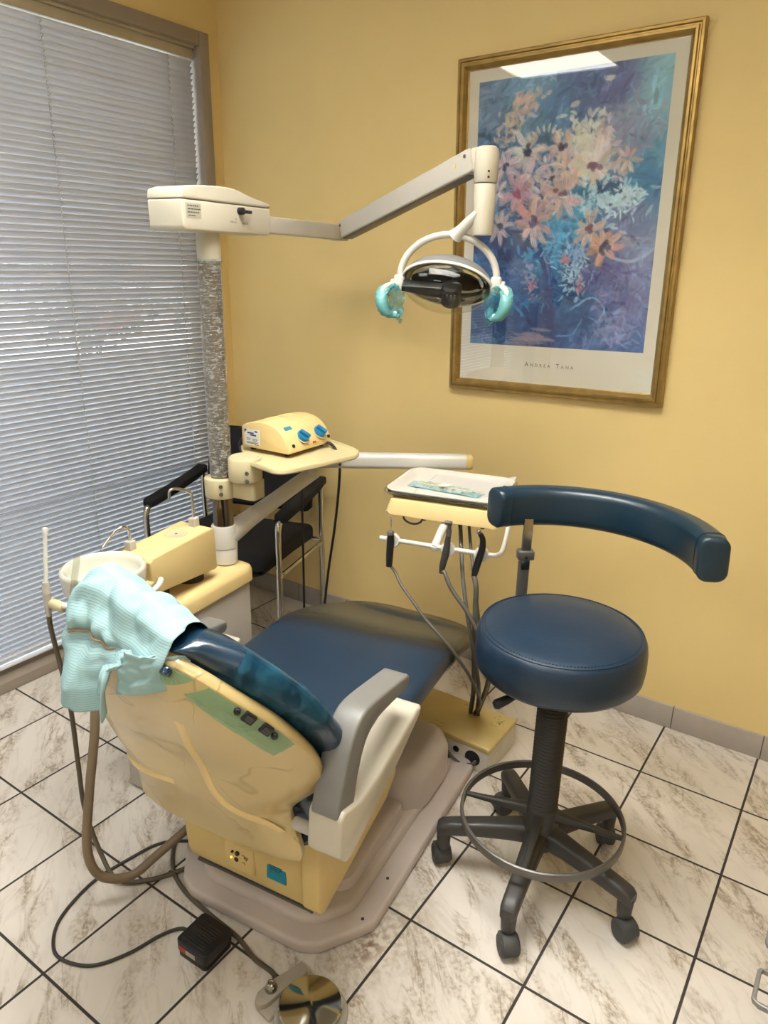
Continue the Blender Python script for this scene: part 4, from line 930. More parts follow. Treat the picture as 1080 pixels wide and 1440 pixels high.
for wd_, a0_, z0_, y_ in (('MANUAL',.026,1.651,.052),('SENSOR',.078,1.650,.083)):
    t_ = MB(FC); text_mb(wd_, .0075, pl_(a0_,z0_), mb=t_); link('selector_print', t_, 'labelink', lp, smooth=False)
    link('selector_mark', MB(FC).box((PA+.0588,PB+y_,1.662),(.0004,.0012,.006)), 'labelink', lp, smooth=False)
J = FC @ Vector((PA,PB+.700,1.652)); TP = Vector((-.585,-.200,1.820))
a1 = MB(FC); a1.prism([(PB+.20,1.634),(PB+.20,1.682),(PB+.685,1.679),(PB+.685,1.629)], pbz, (PA-.022,PA+.022), bev=.004); link('horizontal_arm', a1, 'lampgrey', lp)
jt = MB(FC); jt.box((PA,PB+.704,1.653),(.052,.040,.054),bev=.004); jt.tube([J-Vector((.0,.0,.002)),J+(TP-J).normalized()*.06],.020,16); jo = link('arm_joint', jt, 'lampbeige', lp)
link('joint_pin', MB(FC).cyl((PA+.024,PB+.706,1.655),(PA+.0285,PB+.706,1.655),.0075,seg=14), 'black', jo)
# sprung arm: rectangular beam from J to the head
J2 = J + (TP-J).normalized()*.045; E2 = TP + Vector((-.030,.010,.004)); d = (E2-J2).normalized(); sdv = d.cross(Vector((0,0,1))).normalized(); upv = sdv.cross(d)
am = MB(); rings = []
for q, hw, hh in ((0,.024,.026),(.02,.026,.029),(.97,.026,.031),(1,.025,.029)):
    c = J2.lerp(E2,q); rings.append([c+sdv*x+upv*y for x,y in rrect(hw*2,hh*2,.005,3)])
am.rings(rings); link('sprung_arm', am, 'lampgrey', lp)
am = MB(); am.rings([[J2.lerp(E2,q)+sdv*x+upv*(y-.030) for x,y in rrect(.040,.006,.002,2)] for q in (.01,.96)]); link('arm_underside', am, 'steel', lp)
c = J2.lerp(E2,.90)+sdv*.0262+upv*.004; am = MB(); am.cyl(c-sdv*.002,c+sdv*.0014,.0055,seg=16); link('adjust_plug', am, 'beige', lp)
for q, uu in ((.965,.014),(.012,.012)):
    c = J2.lerp(E2,q)+sdv*.026+upv*uu; link('arm_pin', MB().cyl(c-sdv*.002,c+sdv*.003,.005,seg=14,bev=.001), 'chromedull', lp)
hd = MB(); hx, hy = TP.x, TP.y
hd.lathe([(.0,1.764),(.030,1.764),(.032,1.767),(.0325,1.835),(.030,1.847),(.022,1.853),(0,1.855)], (hx,hy,0), seg=32); hd.box(TP+Vector((-.022,.008,.002)),(.040,.050,.060),bev=.008,rot=Matrix.Rotation(math.atan2(d.y,d.x),3,'Z'))
ho = link('swivel_head', hd, 'lampbeige', lp)
for z_ in (1.776,1.790): link('grub_screw', MB().cyl((hx+.020,hy-.0245,z_),(hx+.022,hy-.027,z_),.003,seg=10), 'black', ho)
hd = MB(); hd.cyl((hx,hy,1.632),(hx,hy,1.762),.0285,.0295,seg=32,bev=.003); link('drop_tube', hd, 'lampbeige', lp)
# yoke and reflector head
LM = frame(-.672,-.235,1.508,22)              # x right, -y towards the chair's user
yk = MB(LM); RX_, RZ_ = .138, .116
def yarc(t0,t1,n): return [(RX_*math.cos(R(t0+(t1-t0)*i/n)), .022, .010+RZ_*math.sin(R(t0+(t1-t0)*i/n))) for i in range(n+1)]
ar = yarc(-4,184,36)
yk.rings([[Vector(p)+Vector((math.cos(t_)*.010*p[0]/RX_, math.sin(t_)*.012, math.cos(t_)*.010*max(.15,(p[2]-.01)/RZ_))) for t_ in [2*math.pi*k/14 for k in range(14)]] for p in ar])
link('yoke', yk, 'white', lp)
inv = LM.inverted(); q0 = inv @ Vector((hx,hy,1.70)); q1 = inv @ Vector((hx-.006,hy,1.655)); q2 = Vector((.035,.022,.128)); q3 = Vector((.012,.022,.122))
yn = MB(LM); e_ = Vector((.016,.022,.122)); q0 = q0+Vector((-.014,-.016,-.01)); yn.tube([q0,q0.lerp(e_,.35),q0.lerp(e_,.75),e_],[.010,.014,.016,.022],16,6); link('yoke_neck', yn, 'white', lp)
for s_ in (1,-1):
    hbm = MB(LM); hbm.box((s_*.138,.018,-.006),(.030,.044,.046),bev=.008); hbm.cyl((s_*.128,.014,-.012),(s_*.164,.014,-.012),.017,seg=24,bev=.004); link('pivot_block', hbm, 'white', lp)
HM = LM @ Matrix.Rotation(R(6),4,'Y') @ Matrix.Rotation(R(42),4,'X') @ Matrix.Translation((0,.0,-.012))
def ell(u, v, rx, rz, dep, sgn): # u around, v from rim(0) to pole(1)
    t_ = 2*math.pi*u; q = math.cos(v*math.pi/2); return (rx*q*math.cos(t_), sgn*dep*math.sin(v*math.pi/2), rz*q*math.sin(t_))
link('reflector_shell', MB(HM).grid(lambda u,v: ell(u,v,.130,.080,.085,1), 64, 16, loopu=True), 'lamphead', lp, ang=80)
link('reflector', MB(HM).grid(lambda u,v: ell(u,v,.125,.075,.076,1), 64, 16, loopu=True), 'mirror', lp, ang=80)
rm = MB(HM); rm.rings([[(( .129+.004*math.cos(w_))*math.cos(t_), .004+.005*math.sin(w_), (.079+.004*math.cos(w_))*math.sin(t_)) for w_ in [2*math.pi*k/10 for k in range(10)]] for t_ in [2*math.pi*i/72 for i in range(72)]], loop=True); link('rim', rm, 'white', lp)
link('lens', MB(HM).grid(lambda u,v: ell(u,v,.127,.077,.082,-1), 64, 14, loopu=True), 'lens', lp, ang=80)
lh = MB(HM); lh.rings([[(x, y-.018, z-.006) for y, z in rrect(wd,ht,.004,3)] for x, wd, ht in ((-.124,.030,.020),(-.09,.028,.026),(-.03,.026,.034),(-.008,.026,.036))])
lho = link('bulb_holder', lh, 'black', lp)
lh = MB(HM); lh.lathe([(0,-.046),(.026,-.046),(.029,-.042),(.029,.010),(.024,.016),(0,.018)], (.018,-.014,0), (0,.20,1), 28); lc = link('bulb_socket', lh, 'black', lp)
for k in range(7):
    t_ = R(-150+22*k); vv = MB(HM); vv.box((.018+.0292*math.cos(t_), -.014+.0292*math.sin(t_), -.008),(.0035,.0035,.026),rot=Matrix.Rotation(t_,3,'Z')); link('vent_slot', vv, 'dark', lc)
for s_ in (1,-1):
    ha = MB(LM); P = [(s_*.150,.0,-.015),(s_*.160,-.020,-.012),(s_*.172,-.045,-.022),(s_*.174,-.062,-.050),(s_*.164,-.060,-.082),(s_*.148,-.040,-.094),(s_*.138,-.022,-.086)]
    hp_ = link('handle', ha.tube(P,[.008,.008,.0085,.0085,.008,.0075],12,8), 'white', lp)
    sl = MB(LM); Q = spline(P,8)[3:-2]
    sl.rings([[Vector(p)+Vector((math.cos(t_)*.0175*(1+.06*math.sin(i*2.1)), math.sin(t_)*.0150, math.sin(t_)*.006+.0015*math.sin(i*1.3+t_*2))) for t_ in [2*math.pi*k/16 for k in range(16)]] for i,p in enumerate(Q)], cap=False)
    link('handle_sleeve', sl, 'cyan', hp_)
    fl_ = MB(LM); fl_.grid(lambda u,v: (s_*(.160-.052*v*(1-.3*u))+.006*noise.noise(Vector((u*6,v*6,s_))), -.045+.02*u+.010*noise.noise(Vector((u*5,v*7,3+s_))), -.018-.088*u+.012*math.sin(v*5)), 16, 12)
    link('sleeve_film', fl_, 'cyanfilm', hp_, ang=80)
# ------------------------------------------------------------------ instrument table on its jointed arm
BO = frame(-.592,-.359,.838,12.6)             # block: x along the front, y away from the front
it = thing('instrument_table', 'cream instrument table with white hanging rail on a jointed white arm', 'instrument table', BO.copy())
c0 = FC @ Vector((PA,PB,0))
cm = MB(FC); cm.lathe([(.033,.652),(.0375,.654),(.0385,.700),(.0375,.702),(.0375,.704),(.0395,.706),(.0395,.772),(.037,.778),(.033,.778)], (PA,PB,0), seg=40); link('arm_collar', cm, 'white', it)
J1 = Vector((-1.140,-.285,.872))
s0 = c0+Vector((.003,.008,.740))
am = MB(); am.tube([s0, s0.lerp(J1,.12), s0.lerp(J1,.25), s0.lerp(J1,.5), s0.lerp(J1,.8), J1+Vector((.003,.018,.004))], [.038,.034,.029,.026,.025,.023], 20, 6)
link('lower_arm', am, 'white', it)
jt = MB(); jt.lathe([(0,.862),(.024,.862),(.026,.880),(.021,.893),(.019,.900),(0,.900)], (J1.x,J1.y,0), seg=28); jo = link('arm_elbow', jt, 'white', it)
link('elbow_spindle', MB().cyl((J1.x,J1.y,.898),(J1.x,J1.y,.915),.015,seg=24), 'chromedull', jo)
E1 = Vector((-.712,.018,.922)); S1 = Vector((J1.x-.03,J1.y-.02,.922)); d = (E1-S1).normalized(); sdv = d.cross(Vector((0,0,1))).normalized()
am = MB(); am.rings([[S1.lerp(E1,q)+sdv*x*k+Vector((0,0,y*k)) for x,y in rrect(.046,.052,.016,5)] for q,k in ((0,.75),(.02,1),(1,1))]); link('upper_arm', am, 'white', it)
am = MB(); am.rings([[E1+d*q+sdv*x*k+Vector((0,0,y*k)) for x,y in rrect(.047,.053,.016,5)] for q,k in ((0,1),(.014,1),(.022,.86),(.024,.6))]); link('arm_end_cap', am, 'beigedull', it)
bk = MB(); bk.cyl((E1.x-.05,E1.y-.035,.850),(E1.x-.05,E1.y-.035,.900),.018,seg=24); bk.box((E1.x-.02,E1.y-.095,.852),(.06,.17,.016),bev=.004,rot=Matrix.Rotation(R(20),3,'Z')); link('table_bracket', bk, 'white', it)
bb = MB(BO)
def br(z,x,y0,y1): return [(a_,b_,z) for a_,b_ in rrect(2*x,y1-y0,.012,4,0,(y0+y1)/2)]
bb.rings([br(.0,.168,.004,.262),br(.002,.172,0,.266),br(.006,.172,.0,.266),br(.040,.162,.009,.258),br(.046,.159,.012,.255),br(.048,.152,.018,.25)]); link('table_body', bb, 'beige', it)
rl = MB(BO); rl.tube([(-.166,-.045,-.060),(.0,-.045,-.060),(.160,-.045,-.0595),(.188,-.040,-.058),(.199,-.024,-.050),(.203,-.006,-.020),(.203,.020,.018),(.196,.030,.026),(.165,.040,.022)], .0072, 12, 6); ro = link('hanging_rail', rl, 'white', it)
ps = MB(BO); ps.tube([(.020,.055,.004),(.012,.0,-.022),(.005,-.045,-.062)],[.013,.0125,.0125],16,6); ps.lathe([(0,-.006),(.010,-.004),(.0125,.002),(.0125,.010)],(.005,-.045,-.068),(0,0,1),16); link('rail_post', ps, 'white', it)
HX = (-.124,.046,.145)
for x in HX: link('instrument_holder', MB(BO).lathe([(.0,-.010),(.018,-.010),(.0215,-.006),(.0215,.006),(.018,.010),(0,.010)], (x,-.047,-.0605), (.25,-1,.15), 28), 'white', ro)
hh = MB(BO); hh.tube([(-.085+.030*math.cos(R(t_)),.012,-.002+.020*math.sin(R(t_))) for t_ in range(180,361,15)], .0032, 8); link('pull_loop', hh, 'black', it)
for x in (-.055,.125): link('underside_knob', MB(BO).cyl((x,.03,-.012),(x,.03,.002),.007,seg=14,bev=.002), 'black', it)
for pts, r_ in (([(-.567,-.28,.835),(-.555,-.29,.803),(-.505,-.36,.711),(-.466,-.40,.623),(-.433,-.41,.511),(-.445,-.32,.316),(-.512,-.18,.121),(-.518,-.172,.104)], .0062),
                ([(-.538,-.27,.835),(-.530,-.28,.802),(-.484,-.34,.732),(-.449,-.37,.64),(-.420,-.37,.508),(-.402,-.33,.435),(-.440,-.26,.287),(-.505,-.178,.125),(-.508,-.170,.104)], .0048)):
    link('supply_hose', MB().tube(pts, r_, 10, 8), 'hosegrey', it)

# instruments hanging from the rail (each with its own hose)
def W(p): return BO @ Vector(p)
i1 = thing('air_water_syringe', 'dark air-water syringe with thin bent metal tip, leftmost on the hanging rail', 'dental instrument', frame(*W((HX[0],-.066,-.10))))
link('body', MB(BO).tube([(HX[0]-.002,-.070,-.135),(HX[0]-.001,-.070,-.10),(HX[0],-.068,-.06),(HX[0],-.066,-.036)],[.0095,.0105,.0115,.010],14,6), 'black', i1)
sh2 = MB(BO); sh2.lathe([(0,-.007),(.008,-.006),(.012,0),(.008,.007),(0,.008)],(HX[0],-.070,-.030),(0,-.3,1),18); link('button_head', sh2, 'steel', i1)
link('tip', MB(BO).tube([(HX[0],-.067,-.026),(HX[0],-.066,.012),(HX[0]-.004,-.066,.022),(HX[0]-.016,-.066,.034)],.0021,8,4), 'chrome', i1)
link('hose', MB().tube([W((HX[0]-.002,-.070,-.13)),(-.682,-.45,.688),(-.646,-.47,.663),(-.599,-.485,.634),(-.546,-.495,.593),(-.468,-.495,.535),(-.422,-.45,.438),(-.432,-.33,.274),(-.520,-.180,.118),(-.527,-.168,.104)], .0046, 10, 8), 'hosegrey', i1)
i2 = thing('turbine_handpiece', 'dark turbine handpiece with steel head, in the middle of the hanging rail', 'dental instrument', frame(*W((HX[1],-.066,-.10))))
link('body', MB(BO).tube([(HX[1]-.010,-.070,-.128),(HX[1]-.007,-.070,-.105),(HX[1],-.068,-.065),(HX[1]+.004,-.066,-.020),(HX[1]+.005,-.066,.0)],[.0065,.0095,.0112,.0078,.0065],16,8), 'dark', i2)
link('collar', MB(BO).cyl((HX[1]+.005,-.066,-.012),(HX[1]+.006,-.066,.006),.0080,seg=18), 'steel', i2)
hd = MB(BO); hd.tube([(HX[1]+.006,-.066,.004),(HX[1]+.007,-.067,.018),(HX[1]+.005,-.069,.028)],[.006,.005,.0055],12,4); hd.cyl((HX[1]-.004,-.074,.030),(HX[1]+.014,-.066,.026),.0062,seg=16,bev=.0015); link('head', hd, 'steel', i2)
link('hose', MB().tube([W((HX[1]-.010,-.070,-.124)),(-.527,-.425,.715),(-.498,-.435,.678),(-.443,-.435,.62),(-.405,-.425,.552),(-.390,-.38,.451),(-.438,-.28,.297),(-.512,-.182,.120),(-.520,-.162,.104)], .0062, 10, 8), 'hosegrey', i2)
i3 = thing('angled_handpiece', 'slim black angled handpiece with bright tip, rightmost on the hanging rail', 'dental instrument', frame(*W((HX[2],-.066,-.10))))
link('body', MB(BO).tube([(HX[2]-.012,-.070,-.122),(HX[2]-.008,-.070,-.10),(HX[2]-.001,-.068,-.066),(HX[2]+.006,-.066,-.032),(HX[2]+.005,-.066,-.006),(HX[2]-.003,-.068,.010)],[.0080,.0100,.0105,.0098,.008,.0066],16,8), 'black', i3)
link('tip', MB(BO).lathe([(0,-.005),(.006,-.003),(.0068,.002),(.004,.006),(0,.007)],(HX[2]-.006,-.070,.015),(-.5,-.2,1),16), 'chromedull', i3)
link('hose', MB().tube([W((HX[2]-.012,-.070,-.118)),(-.432,-.41,.69),(-.430,-.41,.634),(-.428,-.41,.566),(-.447,-.36,.423),(-.486,-.27,.262),(-.535,-.180,.118),(-.540,-.170,.104)], .0078, 12, 8), 'hosegrey', i3)

# trays
TC = BO @ Matrix.Translation((-.012,.166,.048)) @ Matrix.Rotation(R(0),4,'Z')
def tray(name, label, m, w_, d_, h_, th, z0, fl):
    mb = MB(TC)
    def rr(w2,d2,z,r): return [(x,y,z0+z) for x,y in rrect(w2,d2,r,7)]
    mb.rings([rr(w_-2*fl,d_-2*fl,0,.03),rr(w_-.006,d_-.006,h_-.004,.042),rr(w_,d_,h_-.002,.045),rr(w_,d_,h_,.045),rr(w_-.012,d_-.012,h_+.0005,.042),rr(w_-.02,d_-.02,h_-.002,.04),rr(w_-2*fl-.006,d_-2*fl-.006,th,.03),rr(w_-2*fl-.05,d_-2*fl-.05,th,.02)])
    o = link(name, mb, m, ang=50); return tag(o, label, 'tray')
tray('steel_tray', 'polished steel tray lying on the instrument table beneath the white tray', 'chrome', .368, .300, .015, .002, .0005, .016)
tray('plastic_tray', 'white rounded plastic tray resting in the steel tray on the instrument table', 'traywhite', .352, .286, .019, .0035, .0045, .020)
pb = MB(TC @ Matrix.Translation((.028,.008,.0085)) @ Matrix.Rotation(R(-2),4,'Z'))
pb.grid(lambda u,v: (-.122+.262*u, -.124+.258*v, .0005+.0012*noise.noise(Vector((u*3,v*3,5)))+(.013*max(0,(u-.86)/.14)**1.0)+(.012*max(0,(v-.90)/.10))), 30, 26)
tag(link('paper_sheet', pb, 'sheet', ang=70, solid=.0004), 'plain white paper sheet lining the white plastic tray', 'paper sheet')
PC = TC @ Matrix.Translation((-.010,-.035,.0105)) @ Matrix.Rotation(R(-8),4,'Z')
po = thing('sterile_pouch', 'clear and blue-green sterile pouch lying on the paper sheet', 'pouch', PC.copy())
link('paper_back', MB(PC).grid(lambda u,v: (-.122+.235*u, (-.022+.044*v), .0012+.003*noise.noise(Vector((u*7,v*3,1)))), 30, 8), 'greenpaper', po, ang=70, solid=.0004)
link('clear_front', MB(PC).grid(lambda u,v: (-.122+.245*u, (-.024+.048*v), .003+.014*(math.sin(math.pi*v)**.7)*(math.sin(math.pi*min(1,max(0,u)))**.4)+.004*noise.noise(Vector((u*14,v*6,7)))), 50, 14), 'pouch', po, ang=70)
link('corner_label', MB(PC).add([(-.022,-.020,.0175),(.004,-.022,.0175),(-.008,.006,.019),(.022,.004,.019)],[(0,1,3,2)]), 'label', po, smooth=False)
pr_ = MB(PC); pr_.tube([(-.095,.004,.006),(-.03,.002,.0065),(.03,.003,.0065),(.07,.0,.006),(.092,.012,.007)],[.0022,.0035,.0038,.002,.0012],10,6)
tag(link('dental_probe', pr_, 'beigedull'), 'slim tan dental instrument sealed inside the clear pouch', 'dental instrument')

# suction hoses at the spittoon
def wc(a_,b_,z_): return FC @ Vector((a_,b_,z_))
se = thing('saliva_ejector', 'slim upright saliva ejector with grey hose, left of the spittoon bowl', 'suction handpiece', FC @ Matrix.Translation((-.527,.008,.73)))
link('handpiece', MB(FC).tube([(-.527,.006,.730),(-.527,.006,.752),(-.527,.008,.782),(-.527,.008,.790),(-.527,.010,.818)],[.007,.008,.0095,.011,.008],14,6), 'unitgrey', se)
link('tip', MB(FC).cyl((-.527,.010,.812),(-.531,.030,.940),.0050,seg=14), 'label', se)
link('tip_end', MB(FC).cyl((-.5307,.0285,.930),(-.5312,.0315,.949),.0064,seg=14,bev=.002), 'label', se)
link('hose', MB().tube([wc(-.527,.006,.735),wc(-.522,.003,.69),wc(-.505,.012,.486),wc(-.50,.008,.30),wc(-.49,.002,.17),wc(-.44,-.005,.05),wc(-.37,-.02,.012),wc(-.30,.02,.008),wc(-.24,.10,.008),wc(-.20,.17,.02),wc(-.17,.24,.06)], .0062, 10, 8), 'hosedark', se)
hv = thing('suction_hose', 'thick brown suction hose looping down beside the chair back', 'hose', FC @ Matrix.Translation((-.42,.05,.04)))
link('hose_body', MB().tube([wc(-.47,.26,.64),wc(-.455,.13,.62),wc(-.43,.04,.535),wc(-.415,.0,.42),wc(-.405,-.045,.28),wc(-.385,-.085,.155),wc(-.355,-.080,.085),wc(-.31,-.028,.060),wc(-.28,.04,.085),wc(-.23,.14,.14),wc(-.16,.26,.22)], .0115, 14, 8), 'hosebrown', hv)
link('suction_tip', MB(FC).tube([(-.466,.030,.775),(-.467,.045,.83),(-.468,.060,.880)],[.0085,.008,.0075],14,5), 'clearplastic', hv)

# ------------------------------------------------------------------ visitor chair by the window
VC = frame(-1.640,-.300,0,18)                  # x to its left when seen from the front, -y is the way it faces
vc = thing('visitor_armchair', 'black padded chrome-framed armchair between the window and the back wall', 'chair', VC.copy())
for s_ in (1,-1):
    x = s_*.285
    p = [(x,.47,.0),(x,.46,.30),(x,.452,.50),(x,.452,.655)]
    link('rear_leg', MB(VC).tube(p,.0115,12,4), 'chrome', vc)
    p = [(x,.005,.0),(x,.003,.30),(x,.0,.55),(x,.006,.600),(x,.022,.617),(x,.06,.622)]
    link('front_leg', MB(VC).tube(p,.0125,14,6), 'chrome', vc)
    k = MB(VC); k.rings([[(x+px, y, z+pz_) for px,pz_ in rrect(.052*w_,.034*w_,.010,4)] for y,z,w_ in ((.018,.628,.75),(.03,.632,1),(.20,.640,1.05),(.36,.655,1.05),(.45,.668,1),(.462,.670,.7))])
    link('arm_pad', k, 'blackfab', vc)
    link('side_rail', MB(VC).tube([(x,.005,.40),(x,.45,.38)],.009,10), 'chrome', vc)
st = MB(VC); st.rings([[(px, y, .452+dz+pz_) for px,pz_ in rrect(.50*w_,.075*h_,.024,5)] for y,w_,h_,dz in ((-.045,.9,.5,-.025),(-.03,.97,.85,-.010),(.0,1,1,0),(.25,1,1,-.01),(.44,1,1,-.025),(.455,.95,.7,-.025))]); link('seat', st, 'blackfab', vc)
bk = MB(VC); bk.rings([[(px*(1-.06*q), y+py, z) for px,py in rrect(.50*w_,.055*w2,.020,5)] for z,y,w_,w2,q in ((.53,.425,.94,.6,0),(.545,.427,1,1,0),(.70,.450,1,1,.3),(.84,.478,1,1,1),(.862,.482,.94,.6,1))]); link('backrest', bk, 'blackfab', vc)
link('cross_rail', MB(VC).tube([(-.285,.44,.40),(.285,.44,.40)],.009,10), 'chrome', vc)

# ------------------------------------------------------------------ junction box on the floor
jb = thing('junction_box', 'low worn cream-lidded floor box under the foot of the dental chair', 'floor box', frame(-.57,-.216,0))
JX0, JX1, JY0, JY1 = -.745, -.396, -.316, -.116
link('box_body', MB().box(((JX0+JX1)/2,(JY0+JY1)/2,.043),(JX1-JX0,JY1-JY0,.086),bev=.004), 'boxwhite', jb)
link('lid', MB().box(((JX0+JX1)/2,(JY0+JY1)/2,.093),(JX1-JX0+.006,JY1-JY0+.006,.020),bev=.005), 'wood', jb)
for x, z_, r_ in ((-.452,.046,.027),(-.513,.055,.011)): link('cable_hole', MB().cyl((x,JY0+.004,z_),(x,JY0-.0012,z_),r_,seg=32), 'black', jb)
jc = MB(); jc.tube([(-.44,JY0+.004,.040),(-.446,JY0-.014,.034),(-.475,JY0-.028,.030),(-.505,JY0-.03,.040),(-.535,JY0-.02,.05)], .0055, 10, 8); link('cable', jc, 'hosegrey', jb)
jc = MB(); jc.tube([(-.438,JY0+.004,.030),(-.455,JY0-.016,.024),(-.49,JY0-.03,.022),(-.52,JY0-.03,.032),(-.55,JY0-.02,.045)], .0050, 10, 8); link('cable', jc, 'blackcable', jb)
sc = MB()
rs_ = random.Random(3)
for (cx,cy,n_,sp) in ((-.425,-.165,26,.022),(-.56,-.13,14,.02),(-.60,-.295,20,.03)):
    for k in range(n_):
        x, y = cx+rs_.gauss(0,sp), cy+rs_.gauss(0,sp*.6)
        if not (JX0+.012 < x < JX1-.012 and JY0+.012 < y < JY1-.012): continue
        a_ = rs_.uniform(0,3.1); L = rs_.uniform(.002,.010); sc.box((x,y,.1031),(L,.0011,.0004),rot=Matrix.Rotation(a_,3,'Z'))
link('scuff_marks', sc, 'dark', jb, smooth=False)

# ------------------------------------------------------------------ drafting stool
SX, SY = -.108, -.602
sl = thing('drafting_stool', 'tall navy vinyl operator stool with curved back pad, foot ring and castors', 'stool', frame(SX,SY,0))
SF = frame(SX,SY,0)
seat = MB(SF); seat.lathe([(0,.632),(.150,.632),(.185,.638),(.197,.652),(.200,.680),(.199,.715),(.196,.733),(.190,.744),(.186,.7455),(.182,.7475),(.160,.7535),(.10,.7575),(.0,.759)], seg=96); so = link('seat', seat, 'stoolnavy', sl, ang=70)
pp = MB(SF); pp.rings([[((.188+.0018*math.cos(w_))*math.cos(t_), (.188+.0018*math.cos(w_))*math.sin(t_), .7458+.0016*math.sin(w_)) for w_ in [2*math.pi*k/8 for k in range(8)]] for t_ in [2*math.pi*i/120 for i in range(120)]], loop=True); link('piping', pp, 'stoolnavy', so)
ss_ = MB(SF)
for i in range(150):
    t_ = 2*math.pi*i/150; ss_.box((.1805*math.cos(t_),.1805*math.sin(t_),.7484),(.0012,.0042,.0012),rot=Matrix.Rotation(t_,3,'Z'))
link('stitching', ss_, 'stitch', so, smooth=False)
link('seat_plate', MB(SF).box((0,0,.626),(.20,.16,.014),bev=.004), 'dark', sl)
bl_ = MB(SF); prof = [(.0,.232),(.040,.232)]
z = .236
while z < .615: prof += [(.0385,z),(.0335,z+.0042),(.0335,z+.0062)]; z += .0104
bl_.lathe(prof+[(.038,.618),(.0,.62)], seg=36); link('bellows', bl_, 'darkrib', sl, ang=20)
hb = MB(SF); hb.lathe([(0,.112),(.034,.112),(.046,.120),(.050,.150),(.046,.178),(.040,.190),(.040,.232),(.0,.234)], seg=36); link('hub', hb, 'dark', sl)
for k, ang in enumerate((-82.5,-10.5,61.5,133.5,205.5)):
    LF = SF @ Matrix.Rotation(R(ang),4,'Z'); lg = MB(LF)
    secs = [(.030,.150,.060,.056),(.08,.147,.052,.050),(.16,.139,.046,.043),(.235,.129,.043,.040),(.258,.124,.042,.038),(.268,.118,.036,.030)]
    lg.rings([[(x, y, z_+q) for y, q in rrect(w_,h_,min(w_,h_)*.30,4)] for x,z_,w_,h_ in secs]); lg.cyl((.250,0,.062),(.250,0,.118),.0175,.020,seg=20,bev=.003)
    lo = link('leg', lg, 'dark', sl)
    rz = (35,-20,60,100,-70)[k]; CF = LF @ Matrix.Translation((.250,0,0)) @ Matrix.Rotation(R(rz),4,'Z')
    ho = MB(CF)
    arc = [(.012+.0300*math.cos(R(t_)), .0285+.0305*math.sin(R(t_))) for t_ in range(-20,201,10)] + [(.012+.024*math.cos(R(t_)), .0285+.024*math.sin(R(t_))) for t_ in range(200,-21,-20)]
    ho.prism(arc, lambda u,v,w_: (u,w_,v), (-.0195,.0195), bev=.003)
    ho.cyl((0,0,.050),(0,0,.070),.0135,seg=16); co = link('castor', ho, 'wheel', lo)
    for s_ in (1,-1): link('wheel', MB(CF).lathe([(0,-.009),(.020,-.009),(.0268,-.007),(.0275,0),(.0272,.0085),(.024,.0120),(.012,.0130),(0,.0130)], (.012,s_*.0110,.0275), (0,s_,0), 32), 'wheel', co)
rg = MB(SF); rg.rings([[(r_*math.cos(t_), r_*math.sin(t_), z_) for r_, z_ in ((.202,.190),(.207,.188),(.2105,.190),(.2115,.200),(.2105,.211),(.207,.213),(.203,.211),(.202,.2)) ] for t_ in [2*math.pi*i/96 for i in range(96)]], loop=True); fr_ = link('foot_ring', rg, 'steel', sl)
for ang in (-79,-169,12,101):
    RF = SF @ Matrix.Rotation(R(ang),4,'Z'); sp = MB(RF)
    sp.rings([[(x, y, z_+q) for y, q in rrect(w_,h_,min(w_,h_)*.3,3)] for x,z_,w_,h_ in ((.034,.212,.030,.034),(.08,.208,.021,.024),(.15,.203,.015,.015),(.204,.200,.013,.010))]); link('ring_spoke', sp, 'dark', fr_)
lv = MB(); lv.tube([(SX-.01,SY-.04,.624),(-.145,-.690,.606),(-.168,-.717,.594)],.0055,10,4); lo = link('height_lever', lv, 'dark', sl)
link('lever_knob', MB().tube([(-.163,-.711,.597),(-.178,-.728,.589),(-.194,-.745,.580),(-.200,-.751,.577)],[.007,.011,.0125,.008],14,6), 'black', lo)
PT = Vector((SX+.262*math.cos(R(128))-.030, SY+.262*math.sin(R(128))-.005, 0))
po_ = MB(); po_.prism(rrect(.030,.016,.004,3), lambda u,v,w_: (PT.x+u*.77-v*.62, PT.y+u*.62+v*.77, w_), (.640,.800), bev=.002); po_.box((PT.x+.07,PT.y-.07,.634),(.20,.034,.012),rot=Matrix.Rotation(R(-46),3,'Z'),bev=.003); link('back_post', po_, 'steel', sl)
po_ = MB(); po_.prism(rrect(.026,.012,.003,3), lambda u,v,w_: (PT.x+.004+u*.77-v*.62, PT.y-.002+u*.62+v*.77, w_), (.78,.925), bev=.002); link('post_extension', po_, 'chromedull', sl)
cl2 = MB(); cl2.box((PT.x+.002,PT.y,.822),(.044,.030,.026),bev=.004,rot=Matrix.Rotation(R(39),3,'Z')); co = link('post_clamp', cl2, 'steel', sl)
link('clamp_screw', MB().cyl((PT.x+.012,PT.y-.016,.820),(PT.x+.014,PT.y-.020,.820),.004,seg=12), 'black', co)
pad = MB(SF); ring = []
def padring(t_, sc, tl):
    rm_, zm = .305, .952; out = []
    for x, y in rrect(.066*sc,.104*sc,.024*sc,6):
        xx_ = x*math.cos(tl)-y*math.sin(tl); yy_ = x*math.sin(tl)+y*math.cos(tl)
        out.append(((rm_+xx_)*math.cos(t_), (rm_+xx_)*math.sin(t_), zm+yy_))
    return out
A0, A1, NP = R(150), R(22), 44
def pc(i): return A0+(A1-A0)*i/NP
rr_ = [padring(A0+R(1.0),.80,.0)]+[padring(A0+R(.6),.93,.0)]+[padring(pc(i),1.0,-.10*math.sin(math.pi*i/NP)+.05) for i in range(NP+1)]+[padring(A1-R(.6),.93,.05),padring(A1-R(1.0),.80,.05)]
pad.rings(rr_); pdo = link('back_pad', pad, 'padnavy', sl, ang=60)
